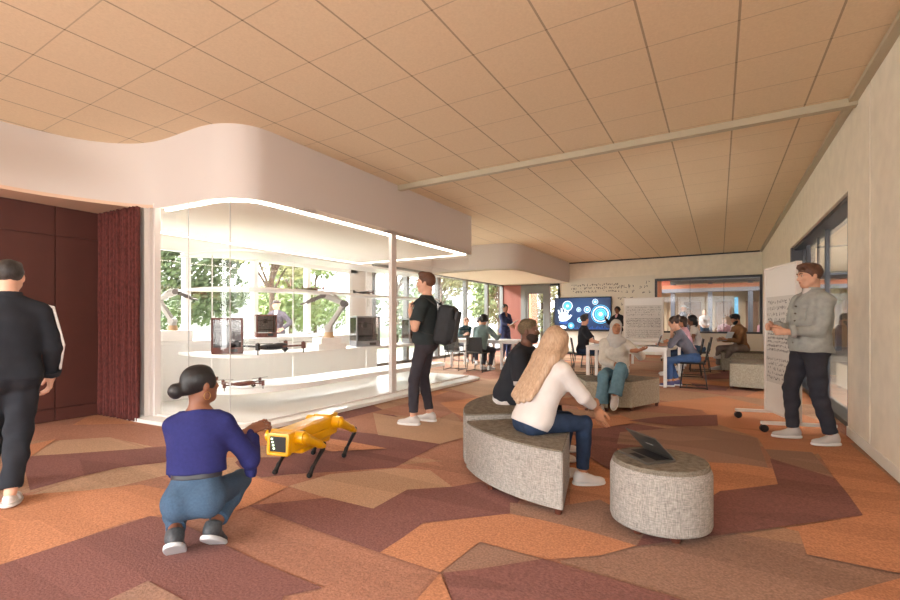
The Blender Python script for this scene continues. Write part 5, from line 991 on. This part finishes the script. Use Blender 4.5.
# --- 9 woman with a laptop
person('p9', 'person with high brown bun and grey top using a laptop at the nearest table', (-.42, 9.50), 186, 1.68, fem=True, skin='light', vox=.010,
 pose=sit(.47, .96, .26, WR=(.20, .54, .80), WL=(-.02, .36, 1.02), eL=(-.5, .2, -1), eR=(.6, -.3, -.3), hdp=-14, AR=(.12, .26, .085), AL=(-.1, .40, .085), handL=dict(d=(.1, .2, 1), n=(.2, -.9, 0), curl=.9)), top=dict(m=C_gry, o=.014, hem=.02, sleeve=1.6, neck=.01, w=.003, name='top'), legs=dict(m=cloth('denim_mid', (72, 98, 142), .15), o=.012, ankle=.85, name='jeans'), shoes=SH(S_pur, S_whs), hair=dict(style='bun', m=H_brn, bun=(0, -.11, .09)))
# --- 10, 11
person('p10', 'person with dark curly hair in a pink top seated behind the laptop user', (-.56, 11.35), 190, 1.68, fem=True, skin='tan', vox=.013, pose=sit(.47, .96, .12, WR=(.18, .42, .78), WL=(-.16, .42, .78), hdp=-5), top=dict(m=C_pnk, o=.014, sleeve=.3, hem=.0, name='top'), legs=dict(m=C_jnd, o=.012, name='jeans'), shoes=SH(S_wht, S_whs), hair=dict(style='bob', m=H_brn))
person('p11', 'person with long black curly hair and white top, right of the one in pink', (-.42, 12.62), 188, 1.74, fem=True, skin='brown', vox=.013, pose=sit(.47, .99, .12, WR=(.18, .42, .78), WL=(-.16, .42, .78), hdp=-5), top=dict(m=C_wht, o=.016, sleeve=.4, hem=-.0, name='top'), legs=dict(m=C_jean, o=.012, name='jeans'), shoes=SH(S_wht, S_whs), hair=dict(style='longcurl', m=H_blk))
# --- 12, 13
person('p12', 'person in dark tee and shorts, seated and looking at the wall screen', (-2.72, 10.58), 22, 1.76, skin='light', vox=.012, pose=sit(.47, 1.0, .02, hdy=42, hdp=4, WR=(.16, .42, .70), WL=(-.14, .40, .72), AR=(.12, .52, .085), AL=(-.05, .62, .085)), top=dict(m=C_black, o=.024, sleeve=.75, flare=.01, hem=-.06, name='tee'), legs=dict(m=C_jnd, o=.02, ankle=.12, flare=.01, name='shorts'), shoes=SH(S_dk, S_whs), hair=dict(style='short', m=H_dk))
person('p13', 'person with dark curly hair and black jacket at the wall screen\'s right edge', (-3.12, 16.9), 245, 1.72, fem=True, skin='brown', vox=.014, pose=dict(WR=(.30, .28, 1.32), WL=(-.10, .26, 1.05), eR=(.6, 0, -1), eL=(-.5, -.5, -1), hdy=14), top=[dict(m=C_pnk, o=.012, name='blouse', w=.002, sleeve=.5), dict(m=C_black, o=.026, open=True, hem=-.1, name='jacket')], legs=dict(m=C_black, o=.012), shoes=SH(S_dk, S_dk), hair=dict(style='curly', m=H_blk))
# --- 14 to 17 meeting corner
person('p14', 'person with dark bun in navy standing in the meeting corner with papers', (-5.6, 12.6), 335, 1.74, fem=True, skin='tan', vox=.013, pose=dict(WR=(.12, .40, 1.10), WL=(-.10, .30, 1.05), eR=(.6, -.4, -1), eL=(-.6, -.4, -1), hdy=-8), top=dict(m=C_nvy, o=.024, open=True, hem=-.1, w=.005, name='blouse', sleeve=1.6), legs=dict(m=cloth('denim_navy', (74, 84, 120)), o=.02, name='jeans'), shoes=SH(S_wht, S_whs), hair=dict(style='bun', m=H_blk, bun=(0, -.13, .0)))
b = MB(); b.box((0, 0, 0), (.22, .3, .012)); o = b.build('papers', M_sheet, None, bevel=.002); o.location = (-5.17, 12.24, 1.16); o.rotation_euler = (R_(20), R_(-30), R_(-20)); props(o, 'sheaf of white papers held by the person in navy', 'papers')
person('p15', 'person in grey green shirt seen from behind at the meeting corner table', (-5.05, 9.86), 84, 1.76, skin='tan', vox=.011, pose=sit(.47, 1.0, .14, WR=(.26, .52, .84), WL=(-.2, .42, .80), hdp=-4, hdy=16, AR=(.1, .3, .085), AL=(-.1, .3, .085)), top=dict(m=C_ggr, o=.026, hem=-.06, name='shirt', w=.005), legs=dict(m=C_drk, o=.014), shoes=SH(S_wht, S_whs), hair=dict(style='curly', m=H_blk))
person('p16', 'person in a white shirt with dark curly hair seated left of the grey green shirt', (-5.98, 11.68), 300, 1.68, skin='light', vox=.013, pose=sit(.47, .97, .12, WR=(.18, .42, .80), WL=(-.18, .40, .80), hdp=-10, hdy=30), top=dict(m=C_wht, o=.024, name='shirt'), legs=dict(m=C_drk, o=.014), shoes=SH(S_wht, S_whs), hair=dict(style='curly', m=H_brn, th=.008))
person('p17', 'person with ginger hair and teal top, leftmost at the meeting corner table', (-6.78, 12.15), 325, 1.68, fem=True, skin='light', vox=.013, pose=sit(.47, .96, .16, WR=(.16, .40, .84), WL=(-.12, .38, .86), hdp=-4, hdy=-0), top=dict(m=C_teal, o=.018, name='top'), legs=dict(m=C_drk, o=.014), shoes=SH(S_wht, S_whs), hair=dict(style='bun', m=H_gng, bun=(0, -.12, -.05)))
chair(-5.98, 11.65, 300, 'black chair on the far side of the meeting corner table under the white shirt', 'chairs at the meeting corner table'); chair(-6.80, 12.12, 325, 'black chair at the far left of the meeting corner table under the teal top', 'chairs at the meeting corner table')
# --- outside
person('p18', 'person in a grey suit and cap, hand on hip, outside the laboratory windows', (-9.6, 7.5), 300, 1.76, fem=True, skin='light', vox=.013, pose=dict(WL=(-.20, .16, 1.02), eL=(-1, -.3, 0), WR=(.12, .26, 1.0), hdy=-70, hdp=-4, eR=(.8, -.4, -.6)), top=[dict(m=C_wht, o=.012, name='blouse', w=.002, sleeve=.5), dict(m=C_suit, o=.03, open=True, hem=-.14, name='jacket')], legs=dict(m=C_suit, o=.02), shoes=SH(S_dk, S_dk), hair=dict(style='cap', m=H_brn))
person('p19', 'standing person in grey shirt and pale cap outside the far window', (-1.25, 20.3), 20, 1.86, skin='light', vox=.018, pose=dict(WL=(-.1, .28, 1.45), eL=(-.6, .2, -1), hdp=-6), top=dict(m=C_gry, o=.026, sleeve=.7), legs=dict(m=C_drk, o=.02), shoes=SH(S_dk, S_dk), hair=dict(style='cap', m=S_gry))
person('p20', 'person with blonde hair in a white top standing outside the far window', (-.55, 23.2), 285, 1.72, fem=True, skin='light', vox=.018, pose=dict(WL=(-.12, .22, 1.02), WR=(.12, .22, 1.0)), top=dict(m=C_wht, o=.026, name='top'), legs=dict(m=C_jean, o=.02), shoes=SH(S_wht, S_whs), hair=dict(style='bob', m=H_bln))
CR = [((.18, 21.4), 'pink', C_pnk, H_bln, 'short', .0, 'seated person in pink outside behind the brown jumper'), ((.62, 21.0), 'w', C_wht, H_brn, 'bob', .0, 'seated person in white with brown hair outside, right of the brown jumper'), ((1.55, 22.0), 'p', C_pnk, H_brn, 'short', 0, 'seated person in pink outside at the right end of the far window'), ((-1.35, 22.6), 'g', C_gry, H_bln, 'bob', 0, 'seated blonde person in grey outside below the man with the cap')]
for (x, y), k, m_, hm, hs_, _, lb in CR:
    person('c', lb, (x, y), 270, 1.72, fem=True, skin='light', vox=.02, pose=sit(.47, 1., .05), top=dict(m=m_, o=.02), legs=dict(m=C_drk, o=.02), shoes=SH(S_dk, S_dk), hair=dict(style=hs_, m=hm)); chair(x, y-.02, 270, 'chair under the '+lb, 'chairs outside the far window')
person('c', 'person in a pale shirt standing on the terrace behind the man in the denim jacket', (3.6, 13.8), 220, 1.75, skin='light', vox=.018, top=dict(m=C_pnk, o=.02), legs=dict(m=C_drk, o=.02), shoes=SH(S_dk, S_dk), hair=dict(style='short', m=H_brn))
o = empty('terrace_table', (3.2, 12.2, 0), 0, 'white round terrace table outside the right window', 'table'); MB().cyl((0, 0, .70), (0, 0, .73), .45, 28).build('tabletop', M_tab, o); MB().cyl((0, 0, .02), (0, 0, .7), .03).cyl((0, 0, 0), (0, 0, .02), .22, 24).build('pedestal', M_tab, o)

# ---------------------------------------------------------------- yellow four-legged robot
YL = mat('robot_yellow', (226, 164, 6), .28, spec=.6); BK = mat('robot_black', (22, 22, 24), .5)
D = empty('robot_dog', (-2.985, 2.63, 0), math.atan2(-.69, .19)-math.pi/2, 'yellow four-legged robot with black lower legs standing on the carpet', 'robot')
F = Field(.006, (-.16, -.42, .15), (.16, .42, .45)); F.bx((0, 0, .305), (.098, .345, .082), .022, .01); F.bx((0, .0, .375), (.062, .30, .018), .012, .02); F.bx((0, -.30, .39), (.085, .075, .016), .01, .01)
F.bx((0, .37, .30), (.098, .03, .086), .018, .02); F.bx((0, -.05, .20), (.07, .22, .03), .02, .03); F.cut((0, .39, .30), (0, 1, .12)); F.bx((0, .40, .30), (.074, .02, .062), .012, .004, sub=True); F.bx((.105, 0, .30), (.014, .18, .004), .002, .003, sub=True); F.bx((-.105, 0, .30), (.014, .18, .004), .002, .003, sub=True); F.obj('torso', YL, D)
q = MB().bx(-.072, .072, .372, .385, .242, .362).build('sensor_panel', BK, D, bevel=.008); b = MB()
for k in range(4): b.box((.05-.006*k, .388, .342-.024*k), (.014, .006, .012))
b.build('indicator_light', mat('indicator', (220, 240, 200), .4, emit=(225, 245, 200), estr=1.5), q)
MB().bx(.098, .101, -.22, -.14, .325, .34).build('side_marking', mat('marking', (230, 230, 220), .5), D); MB().bx(-.05, .05, -.30, .2, .392, .396).build('payload_rail', YL, D, bevel=.002)
for s in (-1, 1):
    for yb in (.27, -.28):
        b = MB().cyl((s*.09, yb, .335), (s*.165, yb, .335), .052, 24).cyl((s*.165, yb, .335), (s*.175, yb, .335), .04, 24); b.build('hip', YL, D, bevel=.004); MB().cyl((s*.085, yb-.045, .335), (s*.12, yb-.045, .335), .045, 20).build('joint', BK, D)
        F = Field(.005, (s*.15-.08, yb-.36, .1), (s*.15+.08, yb+.1, .42)); F.rc((s*.150, yb, .335), (s*.160, yb-.20, .235), .044, .030, .02); F.rc((s*.160, yb-.20, .235), (s*.160, yb-.265, .20), .030, .024, .02); F.obj('upper_leg', YL, D)
        F = Field(.004, (s*.16-.06, yb-.34, -.01), (s*.16+.06, yb+.06, .27)); F.rc((s*.160, yb-.275, .215), (s*.160, yb-.255, .175), .019, .016, .01); F.rc((s*.160, yb-.255, .175), (s*.158, yb-.11, .07), .019, .013, .01); F.rc((s*.158, yb-.11, .07), (s*.158, yb-.07, .025), .013, .021, .02); l_ = F.obj('lower_leg', BK, D)
        F = Field(.004, (s*.158-.05, yb-.13, -.01), (s*.158+.05, yb+.0, .06)); F.el((s*.158, yb-.066, .022), (.022, .026, .022), .01); F.obj('foot', mat('rubber', (12, 12, 13), .8), l_)
